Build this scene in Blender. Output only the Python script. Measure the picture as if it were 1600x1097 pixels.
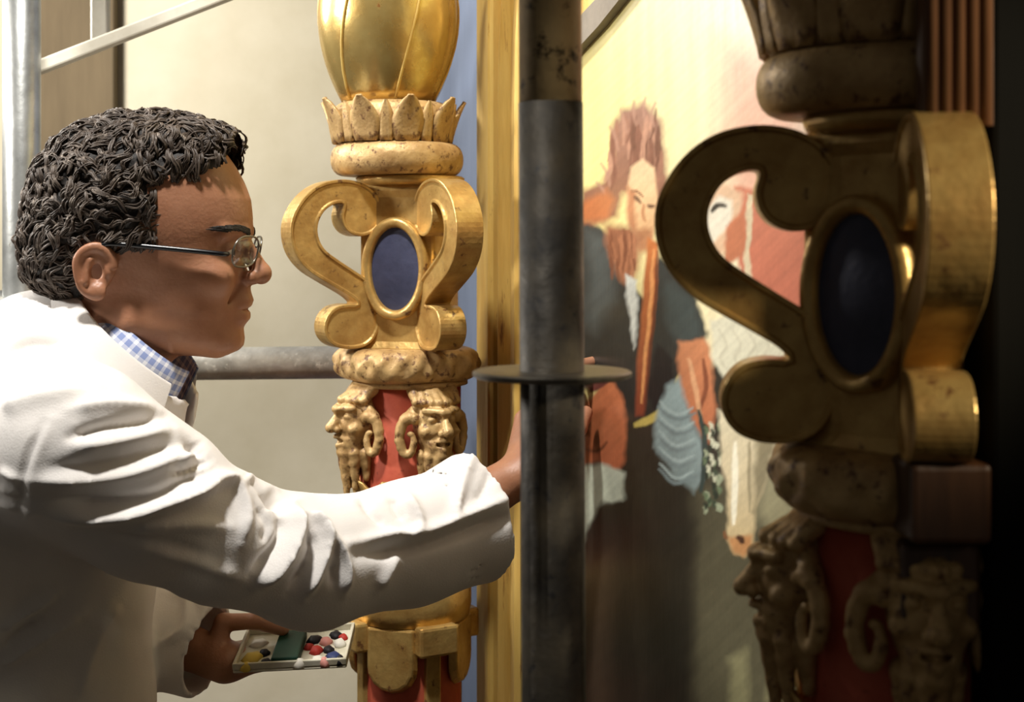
import bpy, bmesh, math, random
import numpy as np
from mathutils import Vector, Matrix
random.seed(7); RNG = np.random.default_rng(7)
scene = bpy.context.scene
for o in list(bpy.data.objects): bpy.data.objects.remove(o)
C = scene.collection

# ------------------------------------------------------------------ camera, world, lights
F = 2222.0; HOR = 378.0; CZ = 1.42
cam = bpy.data.cameras.new('camera'); co = bpy.data.objects.new('camera', cam); C.objects.link(co)
co.location = (0, 0, CZ); co.rotation_euler = (math.pi/2, 0, 0)
cam.sensor_fit = 'HORIZONTAL'; cam.sensor_width = 36.0; cam.lens = F/1600*36
cam.shift_y = -(548.5-HOR)/1600
cam.dof.use_dof = True; cam.dof.focus_distance = 1.62; cam.dof.aperture_fstop = 7.0
cam.clip_start = 0.02
scene.camera = co
w = bpy.data.worlds.new('world'); scene.world = w; w.use_nodes = True
w.node_tree.nodes['Background'].inputs[0].default_value = (1.0, 0.9, 0.76, 1)
w.node_tree.nodes['Background'].inputs[1].default_value = 0.05
def area(name, loc, target, size, power, col):
    l = bpy.data.lights.new(name, 'AREA'); l.shape = 'DISK'; l.size = size; l.energy = power; l.color = col
    o = bpy.data.objects.new(name, l); C.objects.link(o); o.location = loc
    o.rotation_euler = (Vector(target)-Vector(loc)).to_track_quat('-Z', 'Y').to_euler()
    return o
def spot(name, loc, target, half, blend, radius, power, col):      # a work lamp with a bounded beam
    l = bpy.data.lights.new(name, 'SPOT'); l.spot_size = math.radians(2*half); l.spot_blend = blend; l.shadow_soft_size = radius; l.energy = power; l.color = col
    o = bpy.data.objects.new(name, l); C.objects.link(o); o.location = loc
    o.rotation_euler = (Vector(target)-Vector(loc)).to_track_quat('-Z', 'Y').to_euler()
    return o
spot('work_lamp_overhead', (-0.45, 1.02, 3.00), (-0.24, 1.80, 1.30), 27, 0.55, 0.09, 215, (1.0, 0.96, 0.90))
spot('work_lamp_left', (-1.75, 1.42, 2.05), (-0.15, 1.85, 1.50), 25, 0.6, 0.12, 105, (1.0, 0.95, 0.88))
area('work_lamp_background', (-1.35, 2.30, 2.05), (0.1, 3.1, 1.60), 0.40, 31, (1.0, 0.95, 0.87))
spot('work_lamp_right', (0.78, 0.50, 1.66), (0.30, 0.86, 1.47), 16, 0.8, 0.04, 26, (1.0, 0.86, 0.62))
vs = scene.view_settings
vs.view_transform = 'Standard'; vs.look = 'None'; vs.exposure = 0.0; vs.gamma = 1.0; vs.use_curve_mapping = False

# ------------------------------------------------------------------ helpers
def P(px, py, Y):                       # a point at depth Y, read off the plan of the view
    return np.array([(px-800)/F*Y, Y, CZ+(HOR-py)/F*Y])
def lin(c):
    out = []
    for v in c[:3]:
        v = v/255.0
        out.append(v/12.92 if v <= 0.04045 else ((v+0.055)/1.055)**2.4)
    return out
def tag(o, label=None, cat=None, group=None, kind=None):
    if label: o['label'] = label
    if cat: o['category'] = cat
    if group: o['group'] = group
    if kind: o['kind'] = kind
    return o
def empty(name, loc, rz=0):
    o = bpy.data.objects.new(name, None); C.objects.link(o); o.location = loc; o.rotation_euler = (0, 0, rz)
    o.empty_display_size = 0.05
    return o
def obj(name, me, mat, parent=None, smooth=True, local=False):
    """local=True: the vertices are given in the parent's own coordinates."""
    o = bpy.data.objects.new(name, me); C.objects.link(o)
    if mat: me.materials.append(mat)
    if smooth and len(me.polygons): me.polygons.foreach_set('use_smooth', [True]*len(me.polygons))
    if parent:
        o.parent = parent
        if not local:
            root = parent
            while root.parent: root = root.parent
            o.matrix_parent_inverse = (Matrix.Translation(root.location) @ root.rotation_euler.to_matrix().to_4x4()).inverted() if parent is root else Matrix()
            if parent is not root and not local:
                o.matrix_parent_inverse = Matrix()
    return o
def mesh(verts, faces, name='m'):
    me = bpy.data.meshes.new(name)
    me.from_pydata([tuple(map(float, v)) for v in verts], [], [tuple(map(int, f)) for f in faces]); me.update()
    return me
def mesh_np(V, Q, name='m'):
    me = bpy.data.meshes.new(name)
    n = len(V); k = len(Q)
    me.vertices.add(n); me.vertices.foreach_set('co', np.asarray(V, np.float32).ravel())
    w_ = Q.shape[1]
    me.loops.add(k*w_); me.loops.foreach_set('vertex_index', np.asarray(Q, np.int32).ravel())
    me.polygons.add(k)
    me.polygons.foreach_set('loop_start', np.arange(0, k*w_, w_, dtype=np.int32))
    me.polygons.foreach_set('loop_total', np.full(k, w_, np.int32))
    me.update(calc_edges=True); me.validate()
    return me
def bm_mesh(bm, name='m'):
    bmesh.ops.recalc_face_normals(bm, faces=bm.faces)
    me = bpy.data.meshes.new(name); bm.to_mesh(me); bm.free(); return me
def bevel(o, w_=0.003, seg=2, ang=0.6):
    m = o.modifiers.new('b', 'BEVEL'); m.width = w_; m.segments = seg; m.limit_method = 'ANGLE'; m.angle_limit = ang
    return o
def box(bm, lo, hi):
    vs_ = [bm.verts.new((x, y, z)) for x in (lo[0], hi[0]) for y in (lo[1], hi[1]) for z in (lo[2], hi[2])]
    for f in ((0,1,3,2),(4,6,7,5),(0,4,5,1),(2,3,7,6),(0,2,6,4),(1,5,7,3)): bm.faces.new([vs_[i] for i in f])
def box_mesh(lo, hi):
    bm = bmesh.new(); box(bm, lo, hi); return bm_mesh(bm)
def tube(pts, r, seg=16, closed=False):
    pts = [np.array(p, float) for p in pts]; n = len(pts)
    rr = [r]*n if np.isscalar(r) else list(r)
    V = []; Fc = []
    ref = None
    for i, p in enumerate(pts):
        if closed: t = pts[(i+1) % n]-pts[i-1]
        else: t = pts[min(i+1, n-1)]-pts[max(i-1, 0)]
        t = t/np.linalg.norm(t)
        if ref is None:
            ref = np.array([0, 0, 1.0]) if abs(t[2]) < 0.9 else np.array([1.0, 0, 0])
        u = np.cross(t, ref); u /= np.linalg.norm(u); v = np.cross(u, t); ref = v
        for k in range(seg):
            a = 2*math.pi*k/seg
            V.append(p+rr[i]*(math.cos(a)*u+math.sin(a)*v))
    m = n if closed else n-1
    for i in range(m):
        for k in range(seg):
            a = i*seg+k; b = i*seg+(k+1) % seg; j = (i+1) % n
            Fc.append((a, j*seg+k, j*seg+(k+1) % seg, b))
    if not closed:
        Fc.append(tuple(range(seg))); Fc.append(tuple((n-1)*seg+k for k in reversed(range(seg))))
    return V, Fc
def tube_mesh(pts, r, seg=16, closed=False):
    V, Fc = tube(pts, r, seg, closed)
    me = mesh(V, Fc); bm = bmesh.new(); bm.from_mesh(me); bmesh.ops.recalc_face_normals(bm, faces=bm.faces); bm.to_mesh(me); bm.free()
    return me
def pipe_mesh(pts, r_out, r_in, seg=32):           # an open-ended tube with wall thickness
    V1, F1 = tube(pts, r_out, seg); V2, F2 = tube(pts, r_in, seg)
    n = len(V1); F1 = F1[:-2]; F2 = [tuple(reversed([i+n for i in f])) for f in F2[:-2]]
    caps = []
    for base in (0, n-seg):
        for k in range(seg):
            a = base+k; b = base+(k+1) % seg
            caps.append((a, b, b+n, a+n))
    me = mesh(V1+V2, F1+F2+caps); bm = bmesh.new(); bm.from_mesh(me); bmesh.ops.recalc_face_normals(bm, faces=bm.faces); bm.to_mesh(me); bm.free()
    return me
def lathe(prof, seg=72, mod=None, power=None):
    """prof: (r, z) list; mod(theta, i, r, z) gives a radius; power: superellipse exponent of the plan."""
    V = []; Fc = []; n = len(prof)
    for i, (r, z) in enumerate(prof):
        for k in range(seg):
            a = 2*math.pi*k/seg; q = r if mod is None else mod(a, i, r, z)
            if power:
                c, s = abs(math.cos(a)), abs(math.sin(a)); q = q/((c**power+s**power)**(1/power))
            V.append((q*math.cos(a), q*math.sin(a), z))
    for i in range(n-1):
        for k in range(seg):
            a = i*seg+k; b = i*seg+(k+1) % seg
            Fc.append((a, b, b+seg, a+seg))
    Fc.append(tuple(reversed(range(seg)))); Fc.append(tuple((n-1)*seg+k for k in range(seg)))
    return mesh(V, Fc)
def spline(pts, n=8, closed=False):
    pts = [np.array(p, float) for p in pts]; m = len(pts); out = []
    rng = range(m if closed else m-1)
    for i in rng:
        if closed: p0, p1, p2, p3 = pts[i-1], pts[i], pts[(i+1) % m], pts[(i+2) % m]
        else: p0, p1, p2, p3 = pts[max(i-1, 0)], pts[i], pts[i+1], pts[min(i+2, m-1)]
        for k in range(n):
            t = k/n
            out.append(0.5*((2*p1)+(p2-p0)*t+(2*p0-5*p1+4*p2-p3)*t*t+(3*p1-p0-3*p2+p3)*t**3))
    if not closed: out.append(pts[-1])
    return out

# ------------------------------------------------------------------ implicit surfaces
def smin(a, b, k):
    h = np.clip(0.5+0.5*(b-a)/k, 0, 1)
    return b*(1-h)+a*h-k*h*(1-h)
def smax(a, b, k): return -smin(-a, -b, k)
def cap(p, a, b, r1, r2=None, sc=None):
    a = np.asarray(a, np.float32); b = np.asarray(b, np.float32); r2 = r1 if r2 is None else r2
    ab = b-a; L = float(ab@ab)+1e-12
    X, Y, Z = p[0]-a[0], p[1]-a[1], p[2]-a[2]
    t = np.clip((X*ab[0]+Y*ab[1]+Z*ab[2])/L, 0, 1)
    dx, dy, dz = X-t*ab[0], Y-t*ab[1], Z-t*ab[2]
    if sc is not None: dy = dy*sc
    return np.sqrt(dx*dx+dy*dy+dz*dz)-(r1+(r2-r1)*t)
def ell(p, c, r):
    x, y, z = (p[0]-c[0])/r[0], (p[1]-c[1])/r[1], (p[2]-c[2])/r[2]
    k = np.sqrt(x*x+y*y+z*z)
    return (k-1)*min(r)
def sph(p, c, r):
    return np.sqrt((p[0]-c[0])**2+(p[1]-c[1])**2+(p[2]-c[2])**2)-r
def surfnets(f, lo, hi, h):
    ax = [np.arange(lo[i], hi[i]+h, h, dtype=np.float32) for i in range(3)]
    G = np.meshgrid(*ax, indexing='ij'); v = f(G).astype(np.float32)
    s = v < 0
    c = [v[i:v.shape[0]-1+i, j:v.shape[1]-1+j, k:v.shape[2]-1+k] for i in (0, 1) for j in (0, 1) for k in (0, 1)]
    cs = sum((x < 0).astype(np.int8) for x in c)
    act = (cs > 0) & (cs < 8)
    idx = np.argwhere(act); n = len(idx)
    ids = np.full(act.shape, -1, np.int32); ids[act] = np.arange(n)
    cv = np.stack([x[act] for x in c], 1)
    off = np.array([(i, j, k) for i in (0, 1) for j in (0, 1) for k in (0, 1)], np.float32)
    acc = np.zeros((n, 3), np.float32); cnt = np.zeros((n, 1), np.float32)
    for a in range(8):
        for b in range(a+1, 8):
            if np.abs(off[a]-off[b]).sum() != 1: continue
            m = (cv[:, a] < 0) != (cv[:, b] < 0)
            t = cv[:, a]/(cv[:, a]-cv[:, b]+1e-20)
            p = off[a]+t[:, None]*(off[b]-off[a])
            acc += np.where(m[:, None], p, 0); cnt += m[:, None]
    V = (idx+acc/np.maximum(cnt, 1))*h+np.array([ax[0][0], ax[1][0], ax[2][0]])
    Q = []
    for d in range(3):
        e = [1, 2]; e = [(d+1) % 3, (d+2) % 3]
        sl0 = [slice(None)]*3; sl1 = [slice(None)]*3
        sl0[d] = slice(0, -1); sl1[d] = slice(1, None)
        ch = s[tuple(sl0)] != s[tuple(sl1)]
        ins = s[tuple(sl0)]
        I = np.argwhere(ch)
        ok = (I[:, e[0]] > 0) & (I[:, e[1]] > 0) & (I[:, e[0]] < v.shape[e[0]]-1) & (I[:, e[1]] < v.shape[e[1]]-1)
        I = I[ok]; fl = ins[tuple(I.T)]
        def cell(da, db):
            J = I.copy(); J[:, e[0]] -= da; J[:, e[1]] -= db
            return ids[tuple(J.T)]
        q = np.stack([cell(1, 1), cell(0, 1), cell(0, 0), cell(1, 0)], 1)
        q[~fl] = q[~fl][:, ::-1]
        Q.append(q)
    Q = np.concatenate(Q); Q = Q[(Q >= 0).all(1)]
    return V, Q
def vnormals(V, Q):
    a, b, c, d = (V[Q[:, i]] for i in range(4))
    n = np.cross(c-a, d-b); N = np.zeros_like(V)
    for i in range(4): np.add.at(N, Q[:, i], n)
    return N/(np.linalg.norm(N, axis=1, keepdims=True)+1e-12)
def join(parts):
    Vs, Qs, o = [], [], 0
    for V, Q in parts: Vs.append(V); Qs.append(Q+o); o += len(V)
    return np.concatenate(Vs), np.concatenate(Qs)
def sn(x, y, z, f, ph=0):                 # cheap smooth noise
    return (np.sin(x*f*1.0+1.3*np.sin(y*f*0.7+ph)+ph)*np.sin(y*f*1.1+1.7*np.sin(z*f*0.8)+2*ph)+np.sin(z*f*0.9+1.1*np.sin(x*f*0.6+ph)+0.5*ph))*0.5

# ------------------------------------------------------------------ materials
def mat(name, c1, c2=None, scale=20, rough=0.6, metal=0.0, bump=0.0, bscale=None, c3=None, t3=0.62, spec=0.5, coat=0.0, stretch=(1, 1, 1), lo=0.35, hi=0.65, rvar=0.0, sss=0.0, sheen=0.0):
    m = bpy.data.materials.new(name); m.use_nodes = True
    nt = m.node_tree; b = nt.nodes['Principled BSDF']
    b.inputs['Roughness'].default_value = rough; b.inputs['Metallic'].default_value = metal
    b.inputs['Specular IOR Level'].default_value = spec; b.inputs['Coat Weight'].default_value = coat
    b.inputs['Base Color'].default_value = (*lin(c1), 1)
    if sss:
        b.inputs['Subsurface Weight'].default_value = sss; b.inputs['Subsurface Radius'].default_value = (0.01, 0.004, 0.002)
    if sheen: b.inputs['Sheen Weight'].default_value = sheen
    tc = nt.nodes.new('ShaderNodeTexCoord'); mp = nt.nodes.new('ShaderNodeMapping'); mp.inputs['Scale'].default_value = stretch
    nt.links.new(tc.outputs['Object'], mp.inputs[0])
    col = None
    if c2:
        n = nt.nodes.new('ShaderNodeTexNoise'); n.inputs['Scale'].default_value = scale; n.inputs['Detail'].default_value = 6; n.inputs['Roughness'].default_value = 0.62
        nt.links.new(mp.outputs[0], n.inputs['Vector'])
        r = nt.nodes.new('ShaderNodeValToRGB'); r.color_ramp.elements[0].position = lo; r.color_ramp.elements[1].position = hi
        r.color_ramp.elements[0].color = (*lin(c1), 1); r.color_ramp.elements[1].color = (*lin(c2), 1)
        nt.links.new(n.outputs[0], r.inputs[0]); col = r.outputs[0]
        if rvar:
            mr = nt.nodes.new('ShaderNodeMapRange'); mr.inputs[3].default_value = rough-rvar; mr.inputs[4].default_value = rough+rvar
            mr.inputs[1].default_value = 0.3; mr.inputs[2].default_value = 0.7
            nt.links.new(n.outputs[0], mr.inputs[0]); nt.links.new(mr.outputs[0], b.inputs['Roughness'])
        if c3:
            n3 = nt.nodes.new('ShaderNodeTexNoise'); n3.inputs['Scale'].default_value = scale*2.3; n3.inputs['Detail'].default_value = 8; n3.inputs['Roughness'].default_value = 0.7
            nt.links.new(mp.outputs[0], n3.inputs['Vector'])
            r3 = nt.nodes.new('ShaderNodeValToRGB'); r3.color_ramp.elements[0].position = t3-0.03; r3.color_ramp.elements[1].position = t3+0.04
            r3.color_ramp.elements[0].color = (0, 0, 0, 1); r3.color_ramp.elements[1].color = (1, 1, 1, 1)
            nt.links.new(n3.outputs[0], r3.inputs[0])
            mx = nt.nodes.new('ShaderNodeMix'); mx.data_type = 'RGBA'
            nt.links.new(r3.outputs[0], mx.inputs[0]); nt.links.new(col, mx.inputs[6]); mx.inputs[7].default_value = (*lin(c3), 1)
            col = mx.outputs[2]
            if metal > 0:
                mm = nt.nodes.new('ShaderNodeMapRange'); mm.inputs[3].default_value = metal; mm.inputs[4].default_value = metal*0.2
                nt.links.new(r3.outputs[0], mm.inputs[0]); nt.links.new(mm.outputs[0], b.inputs['Metallic'])
        nt.links.new(col, b.inputs['Base Color'])
    if bump:
        nb = nt.nodes.new('ShaderNodeTexNoise'); nb.inputs['Scale'].default_value = bscale or scale*3; nb.inputs['Detail'].default_value = 5
        nt.links.new(mp.outputs[0], nb.inputs['Vector'])
        bp = nt.nodes.new('ShaderNodeBump'); bp.inputs['Strength'].default_value = bump; bp.inputs['Distance'].default_value = 0.004
        nt.links.new(nb.outputs[0], bp.inputs['Height']); nt.links.new(bp.outputs[0], b.inputs['Normal'])
    return m
M = {}
M['plaster'] = mat('plaster', (214, 206, 184), (200, 191, 166), 3.0, 0.9, bump=0.15, bscale=60)
M['gold'] = mat('gilding', (208, 174, 106), (172, 134, 74), 26, 0.36, 0.5, bump=0.3, bscale=70, c3=(108, 72, 40), t3=0.62, rvar=0.08)
M['gold_burnished'] = mat('burnished_gilding', (204, 178, 112), (176, 144, 80), 20, 0.26, 0.7, bump=0.12, bscale=50, c3=(120, 78, 40), t3=0.66, rvar=0.06)
M['gold_worn'] = mat('worn_gilding', (202, 170, 116), (164, 130, 82), 34, 0.5, 0.22, bump=0.4, bscale=90, c3=(106, 72, 44), t3=0.58, rvar=0.08)
M['gold_frame'] = mat('frame_gilding', (216, 184, 104), (186, 148, 72), 24, 0.42, 0.3, bump=0.3, bscale=60, c3=(120, 78, 36), t3=0.64, stretch=(1, 1, 0.15))
M['red'] = mat('red_lacquer', (190, 92, 68), (168, 72, 52), 20, 0.6, spec=0.3, bump=0.15, c3=(96, 40, 30), t3=0.7)
M['blue_oval'] = mat('blue_paint', (62, 66, 92), (48, 52, 76), 30, 0.5, bump=0.2, bscale=80)
M['blue_board'] = mat('blue_board', (88, 100, 122), (70, 82, 104), 8, 0.7, bump=0.2, bscale=30, stretch=(1, 1, 0.2))
M['dark_wood'] = mat('dark_wood', (16, 15, 12), (9, 9, 7), 8, 0.85, spec=0.1, bump=0.2, stretch=(1, 1, 0.1))
M['brown_wood'] = mat('brown_wood', (116, 78, 50), (64, 42, 28), 18, 0.45, bump=0.35, bscale=40, stretch=(1, 1, 0.12))
M['post_wood'] = mat('grey_wood', (122, 106, 80), (98, 84, 62), 10, 0.85, bump=0.25, bscale=30, stretch=(1, 1, 0.12))
M['steel_dark'] = mat('weathered_steel', (84, 76, 62), (54, 50, 44), 22, 0.55, 0.35, bump=0.35, bscale=60, c3=(28, 24, 22), t3=0.6, rvar=0.1)
M['steel_light'] = mat('galvanised_steel', (178, 180, 178), (150, 152, 150), 25, 0.36, 0.75, bump=0.15, bscale=50, c3=(120, 118, 112), t3=0.66)
M['steel_ledger'] = mat('scuffed_steel', (172, 170, 162), (134, 132, 124), 30, 0.5, 0.2, bump=0.3, bscale=60, c3=(196, 194, 184), t3=0.62)
M['steel_pale'] = mat('pale_steel', (214, 210, 196), (196, 190, 174), 16, 0.5, 0.2, bump=0.1)
M['skin'] = mat('skin', (172, 122, 92), (156, 106, 78), 22, 0.48, bump=0.12, bscale=260, sss=0.12)
M['lip'] = mat('lips', (132, 72, 60), None, rough=0.45)
M['hair'] = mat('hair', (58, 48, 41), (92, 80, 70), 45, 0.5, spec=0.4, c3=(146, 134, 122), t3=0.60)
M['hair_base'] = mat('hair_base', (22, 18, 15), (34, 28, 24), 90, 0.7, bump=0.6, bscale=120)
M['coat'] = mat('white_cotton', (232, 228, 224), (222, 218, 214), 6, 0.85, bump=0.12, bscale=500, sheen=0.1)
M['button'] = mat('button', (220, 216, 206), None, rough=0.35)
M['trousers'] = mat('trousers', (54, 54, 60), (44, 44, 50), 20, 0.9, bump=0.2, bscale=300)
M['shoe'] = mat('shoe', (34, 26, 22), (24, 18, 16), 20, 0.4)
M['black_plastic'] = mat('black_acetate', (16, 18, 22), None, rough=0.3)
M['metal_rim'] = mat('rim_metal', (128, 124, 116), None, rough=0.3, metal=0.8)
M['eye_white'] = mat('eye_white', (206, 200, 190), None, rough=0.25)
M['iris'] = mat('iris', (40, 26, 18), None, rough=0.2)
M['tray'] = mat('tray_white', (214, 210, 192), (190, 184, 160), 40, 0.45)
M['deck'] = mat('deck', (92, 76, 58), (70, 58, 44), 8, 0.85, bump=0.3, stretch=(0.2, 1, 1))
for k, c in dict(paint_green=(22, 62, 48), paint_red=(176, 52, 44), paint_yellow=(206, 178, 78), paint_black=(26, 24, 30), paint_pink=(206, 140, 130), paint_blue=(40, 52, 96), paint_white=(226, 222, 210)).items():
    M[k] = mat(k, c, None, rough=0.55, spec=0.3)
g = bpy.data.materials.new('lens_glass'); g.use_nodes = True
gt = g.node_tree; gt.nodes.clear(); go = gt.nodes.new('ShaderNodeOutputMaterial'); gm = gt.nodes.new('ShaderNodeMixShader'); ga = gt.nodes.new('ShaderNodeBsdfTransparent'); gg = gt.nodes.new('ShaderNodeBsdfGlossy')
ga.inputs[0].default_value = (0.96, 0.97, 0.96, 1); gg.inputs['Roughness'].default_value = 0.03; gm.inputs[0].default_value = 0.10
gt.links.new(ga.outputs[0], gm.inputs[1]); gt.links.new(gg.outputs[0], gm.inputs[2]); gt.links.new(gm.outputs[0], go.inputs[0])
M['lens'] = g
def check_mat():
    m = bpy.data.materials.new('blue_check'); m.use_nodes = True; nt = m.node_tree; b = nt.nodes['Principled BSDF']; b.inputs['Roughness'].default_value = 0.85
    uv = nt.nodes.new('ShaderNodeUVMap'); sep = nt.nodes.new('ShaderNodeSeparateXYZ'); nt.links.new(uv.outputs[0], sep.inputs[0])
    fs = []
    for i in (0, 1):
        mu = nt.nodes.new('ShaderNodeMath'); mu.operation = 'MULTIPLY'; mu.inputs[1].default_value = 95.0; nt.links.new(sep.outputs[i], mu.inputs[0])
        fr = nt.nodes.new('ShaderNodeMath'); fr.operation = 'FRACT'; nt.links.new(mu.outputs[0], fr.inputs[0])
        gt = nt.nodes.new('ShaderNodeMath'); gt.operation = 'GREATER_THAN'; gt.inputs[1].default_value = 0.62; nt.links.new(fr.outputs[0], gt.inputs[0]); fs.append(gt)
    ad = nt.nodes.new('ShaderNodeMath'); ad.operation = 'ADD'; nt.links.new(fs[0].outputs[0], ad.inputs[0]); nt.links.new(fs[1].outputs[0], ad.inputs[1])
    hf = nt.nodes.new('ShaderNodeMath'); hf.operation = 'MULTIPLY'; hf.inputs[1].default_value = 0.5; nt.links.new(ad.outputs[0], hf.inputs[0])
    r = nt.nodes.new('ShaderNodeValToRGB'); r.color_ramp.elements[0].color = (*lin((138, 154, 200)), 1); r.color_ramp.elements[1].color = (*lin((238, 240, 246)), 1)
    nt.links.new(hf.outputs[0], r.inputs[0]); nt.links.new(r.outputs[0], b.inputs['Base Color'])
    return m
M['check'] = check_mat()

# ------------------------------------------------------------------ altar plane
N2 = np.array([-0.923, -0.385, 0.0]); N2 /= np.linalg.norm(N2)       # out of the picture, towards the restorer
D2 = np.array([-N2[1]*-1, 0, 0])
D2 = np.array([0.385, -0.923, 0.0]); D2 /= np.linalg.norm(D2)        # along the picture, towards the camera
A0 = np.array([-0.029, 1.976, 0.0])
def Q(px, py, out=0.0):                                               # where the sight line meets the altar's plane
    d = np.array([(px-800)/F, 1.0, (HOR-py)/F]); o = np.array([0, 0, CZ])
    t = ((A0+N2*out-o)@N2)/(d@N2)
    return o+d*t
def S(px, out=0.0):
    return float((Q(px, 0, out)-A0)@D2)
def slab(name, s0, s1, z0, z1, d0, d1, m, parent=None, bev=0.003):   # an upright board parallel to the altar plane
    bm = bmesh.new(); V = []
    for s in (s0, s1):
        for d in (d0, d1):
            for z in (z0, z1): V.append(bm.verts.new(A0+D2*s+N2*d+np.array([0, 0, z])))
    for f in ((0,1,3,2),(4,6,7,5),(0,4,5,1),(2,3,7,6),(0,2,6,4),(1,5,7,3)): bm.faces.new([V[i] for i in f])
    o = obj(name, bm_mesh(bm), m, parent, smooth=False)
    if bev: bevel(o, bev)
    return o

# ------------------------------------------------------------------ setting
o = obj('wall_back', box_mesh((-3.2, 3.3, 0), (3.2, 3.45, 3.6)), M['plaster'], smooth=False); tag(o, 'cream plaster wall behind the restorer', 'wall', kind='structure')
o = obj('floor', box_mesh((-3.2, -1.0, -0.1), (3.2, 3.3, 0.0)), M['deck'], smooth=False); tag(o, 'plain wooden floor under the scaffold', 'floor', kind='structure')

# board behind the columns, frame and painting
o = slab('altar_backboard', S(600), 1.35, 0, 3.2, -0.09, -0.03, M['blue_board']); tag(o, 'blue-grey painted backboard between the far column and the gilt frame', 'board')
fr = empty('picture_frame', tuple(A0+D2*S(785)))
tag(fr, 'gilded moulded picture frame standing beside the blue backboard', 'picture frame')
s_a, s_b, s_c, s_d = S(757), S(781), S(786), S(822)
slab('outer_moulding', s_a, s_b-0.004, 0.0, 3.2, -0.03, 0.014, M['gold_frame'], fr, 0.006)
slab('groove', s_b-0.006, s_c+0.004, 0.0, 3.2, -0.03, -0.006, M['gold_worn'], fr, 0)
# the inner moulding bends outwards at the spring of its arch
def strip(name, pts, wdt, d0, d1, m, parent):
    bm = bmesh.new(); rows = []
    for (s, z) in pts:
        row = [bm.verts.new(A0+D2*(s+ds)+N2*d+np.array([0, 0, z])) for ds, d in ((0, d0), (0, d1-0.004), (wdt*0.15, d1), (wdt*0.5, d1-0.006), (wdt*0.85, d1), (wdt, d1-0.004), (wdt, d0))]
        rows.append(row)
    for a, b_ in zip(rows, rows[1:]):
        for i in range(6): bm.faces.new((a[i], a[i+1], b_[i+1], b_[i]))
    bm.faces.new(rows[0]); bm.faces.new(list(reversed(rows[-1])))
    return obj(name, bm_mesh(bm), m, parent, smooth=False)
zs = lambda py, px=800: float(Q(px, py)[2])
arch = [(s_c, 0.0), (s_c, zs(150))]+[(s_c+0.13*(1-math.cos(t)), zs(150)+0.30*math.sin(t)) for t in (0.25, 0.5, 0.75, 1.0, 1.3, 1.57)]
strip('inner_moulding', arch, s_d-s_c, -0.03, 0.012, M['gold_frame'], fr)
slab('spandrel_backing', s_b, S(835), zs(150), 3.2, -0.03, -0.012, M['brown_wood'], fr, 0)

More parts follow.
